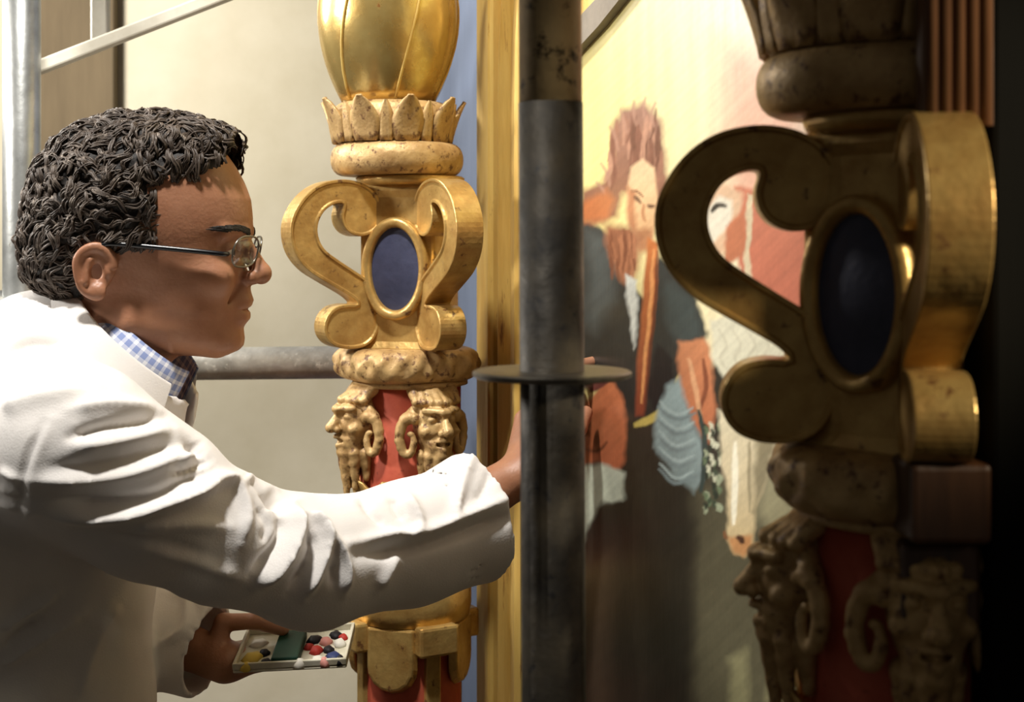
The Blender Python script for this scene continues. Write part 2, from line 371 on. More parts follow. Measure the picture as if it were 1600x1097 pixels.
# ------------------------------------------------------------------ the painting: a flat panel whose picture is laid in as colour per vertex
def painting():
    s0, s1 = S(815), S(1560); z0, z1 = 0.55, 2.0
    ns, nz = 420, 760
    # denser where the panel is farther away
    ps = np.linspace(815, 1560, ns); ss = np.array([S(p) for p in ps]); zz = np.linspace(z0, z1, nz)
    SS, ZZ = np.meshgrid(ss, zz, indexing='ij')
    pos = A0[None, None]+D2*SS[..., None]; pos = pos+N2*-0.012; pos[..., 2] = ZZ
    X = 800+F*pos[..., 0]/pos[..., 1]; Yp = HOR-F*(ZZ-CZ)/pos[..., 1]      # design grid of the picture
    def n2(f, ph=0): return (np.sin(X*f+2*np.sin(Yp*f*0.63+ph))*np.sin(Yp*f*0.8+1.7*np.sin(X*f*0.9+ph*2))+np.sin((X+Yp)*f*0.5+ph))*0.5
    col = np.empty(X.shape+(3,)); 
    def c(rgb): return np.array(lin(rgb))
    # ground: warm yellow sky, paler to the right
    t = np.clip((X-950)/260, 0, 1)[..., None]
    col[:] = c((224, 211, 142))*(1-t)+c((226, 214, 188))*t
    streak = (0.5+0.5*np.sin(X*0.22+1.5*np.sin(X*0.05)))[..., None]
    col *= 0.94+0.1*streak
    wX = X+3*n2(0.09)+2*n2(0.21, 1); wY = Yp+3*n2(0.08, 2)+2*n2(0.19, 3)
    def poly(pts, rgb, soft=3.0, rgb2=None, grain=0.06, wob=1.0):
        pts = np.array(pts, float); x0, y0 = pts.min(0)-25; x1, y1 = pts.max(0)+25
        m = (X > x0) & (X < x1) & (Yp > y0) & (Yp < y1)
        if not m.any(): return
        px = X[m]+(wX[m]-X[m])*wob; py = Yp[m]+(wY[m]-Yp[m])*wob
        d = np.full(px.shape, 1e9); ins = np.zeros(px.shape, bool); k = len(pts)
        for i in range(k):
            a = pts[i]; b_ = pts[(i+1) % k]; e = b_-a
            tt = np.clip(((px-a[0])*e[0]+(py-a[1])*e[1])/(e@e+1e-9), 0, 1)
            d = np.minimum(d, np.hypot(px-a[0]-tt*e[0], py-a[1]-tt*e[1]))
            cr = ((a[1] > py) != (b_[1] > py)) & (px < (b_[0]-a[0])*(py-a[1])/(b_[1]-a[1]+1e-9)+a[0])
            ins ^= cr
        sd = np.where(ins, -d, d); al = np.clip(0.5-sd/(2*soft), 0, 1)[:, None]
        base = np.array(lin(rgb))[None]
        if rgb2 is not None:
            v = np.clip((py-pts[:, 1].min())/(np.ptp(pts[:, 1])+1e-6), 0, 1)[:, None]; base = base*(1-v)+np.array(lin(rgb2))[None]*v
        gr = 1+grain*(n2(0.35, 4)[m]+n2(0.13, 5)[m])[:, None]
        col[m] = col[m]*(1-al)+base*gr*al
    def stroke(pts, wd, rgb, soft=2.0):
        pts = [np.array(p) for p in spline(pts, 5)]; L = []; R = []
        for i, p in enumerate(pts):
            t_ = pts[min(i+1, len(pts)-1)]-pts[max(i-1, 0)]; t_ = t_/(np.linalg.norm(t_)+1e-9); nn = np.array([-t_[1], t_[0]])
            f = wd*(0.35+0.65*math.sin(math.pi*(i+0.5)/len(pts))); L.append(p+nn*f); R.append(p-nn*f)
        poly(L+R[::-1], rgb, soft, wob=0.4)
    # pale pink cloud at the right
    poly([(1120,60),(1190,80),(1260,150),(1260,420),(1160,380),(1128,240)], (214,168,142), 30)
    # ground of the lower half
    poly([(800,640),(1000,620),(1130,560),(1600,520),(1600,1400),(800,1400)], (44,40,32), 10)
    poly([(1085,760),(1260,690),(1600,690),(1600,1400),(1080,1400)], (74,70,54), 14, (96,92,70))
    poly([(1195,690),(1262,700),(1262,930),(1215,880),(1185,800)], (140,134,104), 14)
    poly([(1140,1030),(1165,1015),(1175,1120),(1140,1120)], (126,122,90), 8)
    poly([(1205,1040),(1235,990),(1262,1010),(1262,1130),(1200,1130)], (142,136,100), 10)
    # wall and building behind at the right
    poly([(1150,290),(1262,300),(1262,520),(1160,500)], (188,116,88), 4, (176,100,78))
    poly([(1166,300),(1176,300),(1172,500),(1160,500)], (198,182,150), 2)
    # rearing horse neck and ornament between the rider and the column
    poly([(1100,300),(1130,285),(1160,300),(1152,360),(1120,410),(1100,420)], (206,172,140), 4)
    poly([(1104,330),(1125,308),(1145,312),(1140,350),(1112,380),(1100,380)], (214,206,186), 4)
    stroke([(1112,332),(1122,322),(1136,322)], 4, (60,54,44))
    poly([(1135,350),(1165,320),(1165,400),(1130,420)], (178,110,78), 4)
    # dark cloak
    poly([(800,352),(925,345),(960,372),(980,440),(1010,470),(1030,400),(1060,420),(1090,470),(1105,520),(1090,560),(1060,585),(1030,640),(1000,660),(975,640),(940,610),(800,600)], (54,58,56), 4, (38,38,34))
    poly([(918,360),(950,372),(965,470),(930,520),(916,500)], (72,78,76), 12)
    poly([(1040,440),(1085,470),(1098,525),(1060,540),(1038,500)], (60,68,66), 8)
    # hair in loose locks
    poly([(905,300),(940,285),(958,240),(955,200),(975,170),(1005,160),(1030,185),(1040,240),(1046,300),(1036,350),(1010,350),(990,300),(975,300),(965,340),(930,350),(905,345)], (150,112,94), 6, (136,92,68))
    for i in range(46):
        x = 950+85*random.random(); y = 165+random.random()*90
        stroke([(x, y), (x-4+8*random.random(), y+22), (x-10+16*random.random(), y+48)], 2.0+2*random.random(), random.choice([(126,84,66), (176,132,108), (150,106,84), (110,72,54)]))
    for x, y, dx in ((962,205,-10), (975,178,-6), (990,165,2), (1005,160,6), (1018,168,8), (948,262,-12), (944,292,-16)):
        stroke([(x+4, y+30), (x, y+10), (x+dx*0.8, y-8)], 2.0, (168,128,108), 2.5)
    poly([(905,318),(945,300),(962,312),(950,340),(905,352)], (178,108,66), 6)
    # narrow face with shaded eye, moustache and beard
    poly([(985,262),(1005,248),(1022,262),(1028,310),(1026,350),(1014,385),(995,392),(982,350),(980,300)], (222,190,150), 3, (206,160,112), wob=0.3)
    poly([(980,290),(994,300),(992,360),(980,350)], (176,122,86), 4)
    stroke([(990,308),(996,311),(1002,317)], 3.0, (84,54,40), 2.5); stroke([(1011,320),(1016,322),(1022,321)], 3.0, (84,54,40), 2.5)
    stroke([(986,298),(996,300),(1006,308)], 1.8, (120,80,56), 2); stroke([(998,368),(1008,366),(1018,370)], 2.2, (150,84,66), 2.5)
    stroke([(1006,318),(1004,336),(1008,346)], 2.5, (178,126,88))
    poly([(990,360),(1006,356),(1022,362),(1018,392),(1000,394)], (168,118,82), 6)
    poly([(945,350),(985,352),(1000,375),(998,420),(985,450),(970,440),(950,400)], (142,92,66), 7, (168,112,80))
    for i in range(26):
        x = 950+40*random.random(); y = 355+random.random()*50
        stroke([(x, y), (x+2, y+18), (x+6*random.random(), y+36)], 2.0, random.choice([(118,72,50), (166,112,80), (136,88,62)]))
    # white neckcloth and the tall brown instrument neck held upright
    poly([(978,430),(996,440),(994,520),(990,545),(984,500)], (206,208,198), 3)
    poly([(1012,372),(1030,380),(1024,480),(1012,600),(1006,650),(992,650),(996,560),(1004,460)], (186,112,62), 3, (128,60,40), wob=0.3)
    stroke([(1022,390),(1014,500),(1002,630)], 3, (216,150,92)); stroke([(1028,392),(1020,520),(1008,640)], 2, (92,48,32))
    poly([(1028,540),(1052,560),(1046,620),(1020,640),(1012,610)], (26,24,26), 3)
    stroke([(1060,588),(1048,628),(1022,652),(990,664)], 8, (186,166,88))
    # forearm with lace cuff at left, by the steel tube
    poly([(905,640),(955,590),(975,625),(978,720),(960,745),(935,720),(905,725)], (198,120,80), 4, (176,98,66))
    poly([(905,690),(925,650),(945,640),(938,690),(918,722),(905,722)], (150,84,52), 5)
    stroke([(912,700),(932,704),(948,690)], 3, (112,62,40)); stroke([(920,610),(935,600),(952,590)], 8, (110,60,54))
    poly([(905,728),(940,722),(976,740),(976,790),(940,785),(905,860)], (196,202,182), 4, (170,176,158))
    poly([(905,870),(935,795),(985,775),(1000,1200),(905,1200)], (34,32,26), 4)
    poly([(918,870),(955,860),(955,1200),(918,1200)], (58,48,38), 14)
    poly([(1000,840),(1080,820),(1075,1200),(1000,1200)], (38,37,30), 16)
    # striped sleeve, bare arm and trimmings
    poly([(1060,535),(1100,528),(1112,560),(1118,640),(1108,690),(1092,680),(1075,640),(1058,610)], (196,130,90), 4, (176,104,70))
    stroke([(1098,560),(1104,600),(1094,640)], 4, (128,72,48)); stroke([(1075,560),(1086,600),(1096,660)], 4, (214,160,118))
    poly([(1040,600),(1060,590),(1080,650),(1098,700),(1100,750),(1085,772),(1050,740),(1022,700),(1026,640)], (150,168,168), 5, (120,134,132))
    for y in (640, 662, 688, 712, 738):
        stroke([(1028, y-6), (1055, y+16), (1088, y+6)], 3, (118,132,132)); stroke([(1030, y-14), (1056, y+8), (1084, y-2)], 2.5, (160,176,174))
    stroke([(1092,640),(1102,700),(1096,770)], 5, (50,64,60))
    for i in range(44):
        x = 1098+26*random.random(); y = 660+150*random.random()
        stroke([(x, y), (x+4, y+5), (x+2, y+11)], 3.0, random.choice([(58,70,54), (150,158,130), (96,112,84), (196,196,170), (40,48,38)]))
    poly([(1108,500),(1140,492),(1200,505),(1245,560),(1235,580),(1180,578),(1130,590),(1112,560)], (206,202,178), 4)
    for k in range(5):
        x = 1122+22*k
        stroke([(x, 515), (x+14, 540), (x+4, 560), (x+16, 580)], 2.5, (192,187,164))
    # long pale horse head hanging down
    poly([(1120,640),(1150,650),(1200,660),(1215,690),(1200,740),(1182,800),(1178,850),(1164,872),(1146,866),(1136,830),(1134,760),(1126,700)], (210,200,170), 4, (186,164,120))
    poly([(1185,680),(1212,690),(1198,750),(1180,800),(1176,740)], (132,122,94), 6)
    stroke([(1150,690),(1148,760),(1146,820)], 5, (232,226,202)); stroke([(1172,690),(1170,740),(1172,800)], 3, (150,138,108))
    poly([(1140,838),(1176,836),(1174,862),(1160,872),(1146,864)], (182,132,86), 4)
    stroke([(1152,838),(1158,842),(1160,850)], 5, (70,44,30)); stroke([(1132,830),(1134,838),(1138,842)], 3, (120,80,52))
    # fine brushwork
    col[:] *= (1+0.05*n2(0.9, 2)+0.04*n2(0.5, 6))[..., None]
    V = pos.reshape(-1, 3); I = np.arange(ns*nz).reshape(ns, nz)
    Qd = np.stack([I[:-1, :-1], I[1:, :-1], I[1:, 1:], I[:-1, 1:]], -1).reshape(-1, 4)
    # flip so that the face looks to the front
    me = mesh_np(V, Qd)
    if me.polygons[0].normal.dot(Vector(N2)) < 0: me.flip_normals()
    at = me.color_attributes.new('picture', 'FLOAT_COLOR', 'POINT')
    rgba = np.ones((ns*nz, 4), np.float32); rgba[:, :3] = np.clip(col.reshape(-1, 3), 0, 1); at.data.foreach_set('color', rgba.ravel())
    m = bpy.data.materials.new('oil_paint'); m.use_nodes = True; nt = m.node_tree; b_ = nt.nodes['Principled BSDF']
    a = nt.nodes.new('ShaderNodeAttribute'); a.attribute_name = 'picture'; nt.links.new(a.outputs['Color'], b_.inputs['Base Color'])
    b_.inputs['Roughness'].default_value = 0.32; b_.inputs['Specular IOR Level'].default_value = 0.5
    tc = nt.nodes.new('ShaderNodeTexCoord'); mp = nt.nodes.new('ShaderNodeMapping'); mp.inputs['Scale'].default_value = (1, 1, 0.3)
    nb = nt.nodes.new('ShaderNodeTexNoise'); nb.inputs['Scale'].default_value = 60; nb.inputs['Detail'].default_value = 4
    nt.links.new(tc.outputs['Object'], mp.inputs[0]); nt.links.new(mp.outputs[0], nb.inputs['Vector'])
    bp = nt.nodes.new('ShaderNodeBump'); bp.inputs['Strength'].default_value = 0.12; bp.inputs['Distance'].default_value = 0.003
    nt.links.new(nb.outputs[0], bp.inputs['Height']); nt.links.new(bp.outputs[0], b_.inputs['Normal'])
    root = empty('panel_painting', tuple(A0+D2*0.5*(s0+s1)))
    tag(root, 'oil painting of a bearded long-haired figure and a white horse', 'painting')
    obj('painted_surface', me, m, root)
    slab('wooden_support', s0, s1, z0, z1, -0.028, -0.0125, M['brown_wood'], root, 0)
    return root
pr = painting()
# grey diagonal moulding with a gilded corner above it
def plate(name, pts, d0, d1, m, parent):
    base = [Q(x, y, d0) for x, y in pts]
    bm = bmesh.new(); a = [bm.verts.new(p) for p in base]; b_ = [bm.verts.new(p+N2*(d1-d0)) for p in base]; n = len(pts)
    bm.faces.new(a); bm.faces.new(list(reversed(b_)))
    for i in range(n): bm.faces.new((a[i], b_[i], b_[(i+1) % n], a[(i+1) % n]))
    return obj(name, bm_mesh(bm), m, parent, smooth=False)
plate('corner_spandrel', [(838,-60),(1000,-60),(938,6),(838,112)], -0.0115, -0.006, M['gold_frame'], fr)
M['grey_mould'] = mat('grey_moulding', (132, 122, 108), (112, 104, 92), 20, 0.6, bump=0.2)
plate('diagonal_moulding', [(838,112),(938,6),(1000,-60),(1030,-60),(948,42),(838,160)], -0.0115, 0.000, M['grey_mould'], fr)

# ------------------------------------------------------------------ carved columns
cz = lambda py: CZ+(HOR-py)/F*1.93                    # heights read at the far column
u1 = 1.93/F
def scroll_mesh():
    out = [(1285,300),(1280,265),(1262,232),(1230,208),(1190,197),(1150,198),(1110,210),(1075,235),(1048,270),(1030,310),(1025,350),(1032,395),(1050,432),(1080,465),(1120,492),(1165,520),(1195,540),(1212,560),
           (1182,560),(1150,568),(1128,590),(1118,620),(1122,650),(1140,675),(1168,688),(1200,691),(1232,685),(1258,665),(1275,630),(1282,590),(1278,550),(1262,515),(1235,485),(1200,460),(1160,432),(1125,405),(1108,380),(1100,350),(1103,320),(1118,290),(1140,272),(1162,266),(1172,272),
           (1166,300),(1172,330),(1190,352),(1220,362),(1250,355),(1275,335)]
    pts = spline(out, 3, True)
    bm = bmesh.new(); th = 0.019
    def uv(p): return (0.048+(1285-p[0])/260*0.130, CZ+(HOR-p[1])/2222.0*1.0)
    f1 = [bm.verts.new((uv(p)[0], -th, uv(p)[1])) for p in pts]; f2 = [bm.verts.new((uv(p)[0], th, uv(p)[1])) for p in pts]
    n = len(pts); A = bm.faces.new(f1); B = bm.faces.new(list(reversed(f2)))
    for i in range(n): bm.faces.new((f1[i], f1[(i+1) % n], f2[(i+1) % n], f2[i]))
    bmesh.ops.recalc_face_normals(bm, faces=bm.faces)
    bmesh.ops.inset_region(bm, faces=[A, B], thickness=0.0035, depth=0.0)
    bmesh.ops.inset_region(bm, faces=[A, B], thickness=0.0018, depth=-0.0022)
    me = bpy.data.meshes.new('scroll'); bm.to_mesh(me); bm.free(); return me
def mask_mesh():
    # a carved head looking along +x, with a pointed beard and ram-horn curls at its sides
    def f(p):
        x, y, z = p; ay = np.abs(y); q = (x, ay, z)
        d = ell(q, (0.080, 0, cz(650)), (0.032, 0.027, 0.044))
        d = smin(d, ell(q, (0.092, 0, cz(685)), (0.020, 0.019, 0.018)), 0.006)
        d = smin(d, cap(q, (0.111, 0, cz(640)), (0.122, 0, cz(660)), 0.0050, 0.0075), 0.003)          # nose
        d = smin(d, sph(q, (0.116, 0.006, cz(663)), 0.0050), 0.002)
        d = smin(d, cap(q, (0.114, 0.003, cz(632)), (0.100, 0.023, cz(630)), 0.0058, 0.0045), 0.003)  # brow
        d = smax(d, -ell(q, (0.114, 0.0125, cz(642)), (0.010, 0.0085, 0.0075)), 0.002)                # eye socket
        d = smin(d, ell(q, (0.1030, 0.0125, cz(643)), (0.0055, 0.0062, 0.0048)), 0.001)
        d = smin(d, ell(q, (0.096, 0.021, cz(662)), (0.009, 0.007, 0.008)), 0.004)                    # cheek
        d = smin(d, cap(q, (0.114, 0, cz(674)), (0.102, 0.013, cz(677)), 0.0042, 0.0034), 0.002)      # lips
        d = smin(d, cap(q, (0.112, 0, cz(687)), (0.101, 0.011, cz(685)), 0.0042, 0.0034), 0.002)
        d = smax(d, -cap(q, (0.118, 0, cz(680)), (0.104, 0.009, cz(680)), 0.0030), 0.001)             # open mouth
        d = smin(d, sph(q, (0.105, 0, cz(697)), 0.0085), 0.004)                                         # chin
        d = smin(d, cap(q, (0.103, 0.003, cz(702)), (0.099, 0.001, cz(764)), 0.0085, 0.0035), 0.003)   # beard locks
        d = smin(d, cap(q, (0.094, 0.013, cz(700)), (0.091, 0.009, cz(752)), 0.0085, 0.0040), 0.002)
        d = smin(d, cap(q, (0.080, 0.016, cz(700)), (0.078, 0.016, cz(738)), 0.0090, 0.0045), 0.002)
        for i in range(4):                                                                              # hair over the brow
            y0 = 0.002+0.0085*i
            d = smin(d, cap(q, (0.074, y0, cz(602)), (0.106-0.006*i, y0+0.002, cz(618)), 0.0085, 0.0055), 0.002)
        for i in range(16):                                                                             # ram-horn curl
            t0 = -0.5+i*0.42; t1 = t0+0.42; R0 = 0.031*(1-i/21); R1 = 0.031*(1-(i+1)/21)
            c = (0.080, 0.036, cz(675))
            a = (c[0]-R0*math.sin(t0)*0.85*0.35, c[1]+R0*math.sin(t0)*0.42, c[2]+R0*math.cos(t0)); b = (c[0]-R1*math.sin(t1)*0.85*0.35, c[1]+R1*math.sin(t1)*0.42, c[2]+R1*math.cos(t1))
            d = smin(d, cap(q, a, b, 0.0078*(1-i/26), 0.0078*(1-(i+1)/26)), 0.0015)
        d = smin(d, cap(q, (0.080, 0.018, cz(625)), (0.078, 0.036, cz(642)), 0.0085, 0.0085), 0.003)
        return d+0.0006*sn(x, y, z, 420)
    V, Qd = surfnets(f, (0.045, -0.068, cz(772)), (0.135, 0.068, cz(588)), 0.0017)
    return mesh_np(V, Qd)
def leaf_mesh(w_, h_, curl):
    V = []; Fc = []; nu, nv = 7, 12
    for j in range(nv):
        t = 1-(1-j/(nv-1))**1.8; ww = w_*(0.72+0.28*math.sin(math.pi*min(1, t*1.2)))*max(0.34, (1-max(0, (t-0.55)/0.45)**2.6)**0.5)
        for i in range(nu):
            s = -1+2*i/(nu-1)
            x = curl*(t**2.2)+0.006*(1-s*s)*(0.4+0.6*math.sin(math.pi*t)) - 0.002*(abs(s) < 0.2)
            V.append((x, s*ww, h_*t))
    for j in range(nv-1):
        for i in range(nu-1):
            a = j*nu+i; Fc.append((a, a+1, a+nu+1, a+nu))
    me = mesh(V, Fc); return me
def column():
    r = empty('carved_column', (0, 0, 0))
    add = lambda n, me, m, parent=r, sm=True: obj(n, me, m, parent, sm, local=True)
    # bulb
    prof = []
    for i in range(25):
        t = i/24; z = cz(162)+t*0.30
        rr = 0.0955*math.sin(math.pi*min(1.0, 0.19+t*0.81))**0.72 if t < 1 else 0.012
        prof.append((max(rr, 0.012), z))
    egg = add('bulb', lathe(prof, 64, lambda a, i, q, z: q*(1+0.012*math.cos(6*a))), M['gold_burnished'])
    def egg_r(z):
        return float(np.interp(z, [p[1] for p in prof], [p[0] for p in prof]))
    for k in range(6):
        pts = []
        for j in range(14):
            z = cz(160)+0.235*j/13; a = k*math.pi/3+0.25+0.55*(j/13); q = egg_r(z)*(1+0.012*math.cos(6*a))+0.0005
            pts.append((q*math.cos(a), q*math.sin(a), z))
        add('strap', tube_mesh(pts, 0.0021, 6), M['gold_frame'], egg)
    lm2 = leaf_mesh(0.022, 0.11, 0.016); 
    for k in range(6):
        a = k*math.pi/3+0.1
        o = add('leaf', lm2, None if k else M['gold'], egg); z = cz(10)+0.0
        o.location = ((egg_r(z)-0.003)*math.cos(a), (egg_r(z)-0.003)*math.sin(a), z); o.rotation_euler = (0, 0, a)
    egg.location = (0.027, -0.012, 0)
    # leaf cup
    zc0, zc1 = cz(228), cz(163)
    cup = add('leaf_cup', lathe([(0.070, zc0), (0.078, zc0+0.008), (0.082, zc0+0.03), (0.079, zc1-0.006), (0.070, zc1), (0.060, zc1-0.004)], 64), M['gold_worn'])
    lm = leaf_mesh(0.0215, zc1-zc0+0.001, 0.020); ls = leaf_mesh(0.011, zc1-zc0-0.004, 0.008)
    for k in range(18):
        a = k*math.pi/9; big = k % 2 == 0
        o = add('leaf', lm if big else ls, (M['gold_worn'] if k < 2 else None), cup)
        o.location = (0.079*math.cos(a), 0.079*math.sin(a), zc0+0.002); o.rotation_euler = (0, 0, a)
        md = o.modifiers.new('s', 'SOLIDIFY'); md.thickness = 0.004; md.offset = -1
    cup.location = (0.022, -0.010, 0)
    def torus_prof(z0, z1, rin, rout, n=12):
        zm = (z0+z1)/2; h = (z1-z0)/2
        return [(rin+(rout-rin)*math.cos(-math.pi/2+math.pi*i/n)**0.6 if 0 < i < n else rin, zm+h*math.sin(-math.pi/2+math.pi*i/n)) for i in range(n+1)]
    ur = add('upper_ring', lathe(torus_prof(cz(276), cz(225), 0.066, 0.090), 64, lambda a, i, q, z: q*(1+0.004*math.sin(9*a))), M['gold_worn'])
    ur.location = (0.016, -0.007, 0)
    pl = add('cap_plate', lathe([(0.066, cz(291)), (0.071, cz(288)), (0.074, cz(279)), (0.070, cz(276))], 48), M['gold'])
    # four-sided block, corners on the axes, with an oval on the face between the two scrolls
    bl = add('block', lathe([(0.080, cz(552)), (0.080, cz(540)), (0.074, cz(530)), (0.074, cz(310)), (0.079, cz(300)), (0.079, cz(290))], 4), M['gold'], sm=False); bevel(bl, 0.004)
    dz = cz(419); dr = 0.0535
    def oval(rw, rh, dist, n=48):
        e = np.array([-1, 1, 0])/math.sqrt(2); nn = np.array([1, 1, 0])/math.sqrt(2)
        return [nn*dist+e*rw*math.cos(2*math.pi*i/n)+np.array([0, 0, dz+rh*math.sin(2*math.pi*i/n)]) for i in range(n)]
    rings = [oval(0.0465, 0.068, dr-0.004), oval(0.0465, 0.068, dr+0.008), oval(0.043, 0.0645, dr+0.013), oval(0.036, 0.0575, dr+0.012), oval(0.033, 0.0545, dr+0.006), oval(0.033, 0.0545, dr-0.002)]
    V = [v for q in rings for v in q]; n = 48
    Fc = [(i*n+k, i*n+(k+1) % n, (i+1)*n+(k+1) % n, (i+1)*n+k) for i in range(len(rings)-1) for k in range(n)]
    me = mesh(V, Fc); bm = bmesh.new(); bm.from_mesh(me); bmesh.ops.recalc_face_normals(bm, faces=bm.faces); bm.to_mesh(me); bm.free()
    of = add('oval_frame', me, M['gold'], bl)
    rr = [oval(0.0335*q, 0.055*q, dr+0.004+0.004*(1-q*q)) for q in (1, 0.8, 0.5, 0.2)]
    V = [v for q in rr for v in q]; Fc = [(i*n+k, i*n+(k+1) % n, (i+1)*n+(k+1) % n, (i+1)*n+k) for i in range(3) for k in range(n)]; Fc.append(tuple(3*n+k for k in range(n)))
    md = add('oval_medallion', mesh(V, Fc), M['blue_oval'], bl); md['label'] = 'dark blue oval medallion'
    sm = scroll_mesh()
    for k in range(2):
        o = add('scroll', sm, M['gold'] if k == 0 else None, sm=False); o.rotation_euler = (0, 0, k*math.pi/2); bevel(o, 0.002, 2, 0.9)
    # carved wreath ring, square in plan with round corners
    zz0, zz1 = cz(592), cz(541)
    def wreath(a, i, q, z):
        t = (z-zz0)/(zz1-zz0); return q*(1+0.030*math.sin(math.pi*t)*math.sin(14*a+4.5*t)+0.018*math.sin(23*a-6*t)*math.sin(math.pi*t))
    wr = add('wreath_ring', lathe(torus_prof(zz0, zz1, 0.066, 0.090, 16), 160, wreath, 3.0), M['gold_worn'])
    wr.location = (0.004, -0.004, 0)
    add('fillet', lathe([(0.072, cz(601)), (0.078, cz(599)), (0.078, cz(592)), (0.07, cz(590))], 64), M['gold_worn'])
    sh = add('shaft', lathe([(0.066, 0.25), (0.068, 0.5), (0.069, cz(900)), (0.068, cz(760)), (0.069, cz(598))], 48), M['red'])
    mm = mask_mesh()
    for k in range(2):
        o = add('mask', mm, M['gold_worn'] if k == 0 else None, sh); o.rotation_euler = (0, 0, k*math.pi/2); o.location = (-0.007*(k == 0), -0.007*(k == 1), 0)
    # petals round the waist of the shaft
    add('waist_ring', lathe(torus_prof(cz(812), cz(782), 0.066, 0.078), 48), M['gold'])
    pm = leaf_mesh(0.026, 0.045, 0.016)
    for k in range(10):
        a = k*math.pi/5+0.1; o = add('petal', pm, M['gold'] if k == 0 else None, sh)
        o.location = (0.068*math.cos(a), 0.068*math.sin(a), cz(792)); o.rotation_euler = (0, 0, a); q = o.modifiers.new('s', 'SOLIDIFY'); q.thickness = 0.004
    add('lower_collar', lathe([(0.069, cz(965)), (0.080, cz(958)), (0.083, cz(940)), (0.083, cz(915)), (0.076, cz(900)), (0.069, cz(896))], 48), M['gold'])
    # hanging tongues below the collar
    def tongue(w0, h_, th):
        bm = bmesh.new(); pts = [(-w0, 0), (w0, 0), (w0, -h_*0.62)]+[(w0*math.cos(t), -h_*0.62-h_*0.38*math.sin(t)) for t in np.linspace(0.3, math.pi-0.3, 7)]+[(-w0, -h_*0.62)]
        a = [bm.verts.new((0, y, z)) for y, z in pts]; b_ = [bm.verts.new((th, y*0.86, z*0.93)) for y, z in pts]; m_ = len(pts)
        bm.faces.new(a); bm.faces.new(b_)
        for i in range(m_): bm.faces.new((a[i], a[(i+1) % m_], b_[(i+1) % m_], b_[i]))
        return bm_mesh(bm)
    tm = tongue(0.036, 0.088, 0.012); bmk = tongue(0.012, 0.20, 0.010)
    for k in range(4):
        a = k*math.pi/2+math.pi/4; o = add('tongue', tm, M['gold'] if k == 0 else None, sh, False); o.location = (0.066*math.cos(a), 0.066*math.sin(a), cz(960)); o.rotation_euler = (0, 0, a); bevel(o, 0.003)
        a = k*math.pi/2; o = add('rib', bmk, M['gold'] if k == 0 else None, sh, False); o.location = (0.064*math.cos(a), 0.064*math.sin(a), cz(955)); o.rotation_euler = (0, 0, a); bevel(o, 0.002)
        bk = box_mesh((0.066, -0.028, cz(1000)), (0.092, 0.028, cz(955)))
        o = add('bracket', bk, M['gold'], sh, False); o.rotation_euler = (0, 0, k*math.pi/2); bevel(o, 0.004)
    b_ = add('plinth', lathe([(0.10, 0.0), (0.10, 0.18), (0.09, 0.2), (0.085, 0.23), (0.066, 0.255)], 48), M['gold_worn'])
    return r
col1 = column()
def copy_tree(o, parent=None):
    c = o.copy(); C.objects.link(c)
    if parent: c.parent = parent; c.matrix_parent_inverse = o.matrix_parent_inverse.copy()
    for ch in [x for x in C.objects if x.parent == o and x is not c]: copy_tree(ch, c)
    return c
col2 = copy_tree(col1)
col1.location = ((641-800)/F*1.93, 1.93, 0); col1.rotation_euler = (0, 0, math.radians(209))
col2.location = ((1420-800)/F*1.0, 1.0, 0); col2.rotation_euler = (0, 0, math.radians(174))
tag(col1, 'gilded carved column with red shaft lit behind the reaching arm', 'column', 'carved columns flanking the painting', 'thing')
tag(col2, 'shadowed gilded carved column in the right foreground beside the painting', 'column', 'carved columns flanking the painting', 'thing')

# dark pilaster and post at the right edge
YPI = 0.885
pi = empty('carved_pilaster', tuple(P(1495, HOR, YPI)*np.array([1, 1, 0])))
tag(pi, 'brown reeded wooden pilaster strip right of the shadowed column', 'pilaster')
xa, xb = P(1446, 0, YPI)[0], P(1552, 0, YPI)[0]
obj('backing', box_mesh((xb-0.024, 0.955, 0), (xb-0.001, 1.06, 2.2)), M['brown_wood'], pi, False)
obj('upper_panel', box_mesh((xa, YPI, P(0, 196, YPI)[2]), (xb, YPI+0.02, 2.2)), M['brown_wood'], pi, False)
n = 5
for k in range(n):
    w_ = (xb-xa)/n; x0 = xa+k*w_
    obj('reed', tube_mesh([(x0+w_/2, YPI+0.001, P(0, 196, YPI)[2]), (x0+w_/2, YPI+0.001, 2.2)], w_*0.46, 10), M['brown_wood'], pi)
for (y0, y1, dpt) in ((726, 852, 0.0), (862, 1004, 0.02)):
    o = obj('block', box_mesh((P(1424, 0, YPI)[0], YPI+dpt, P(0, y1, YPI)[2]), (xb, YPI+0.05, P(0, y0, YPI)[2])), M['brown_wood'], pi, False); bevel(o, 0.004)
o = obj('side_post', box_mesh((P(1550, 0, 0.895)[0], 0.895, 0), (P(1550, 0, 0.895)[0]+0.16, 1.05, 2.4)), M['dark_wood'], smooth=False); bevel(o, 0.004)
tag(o, 'black wooden post at the right edge in front of the pilaster', 'post')

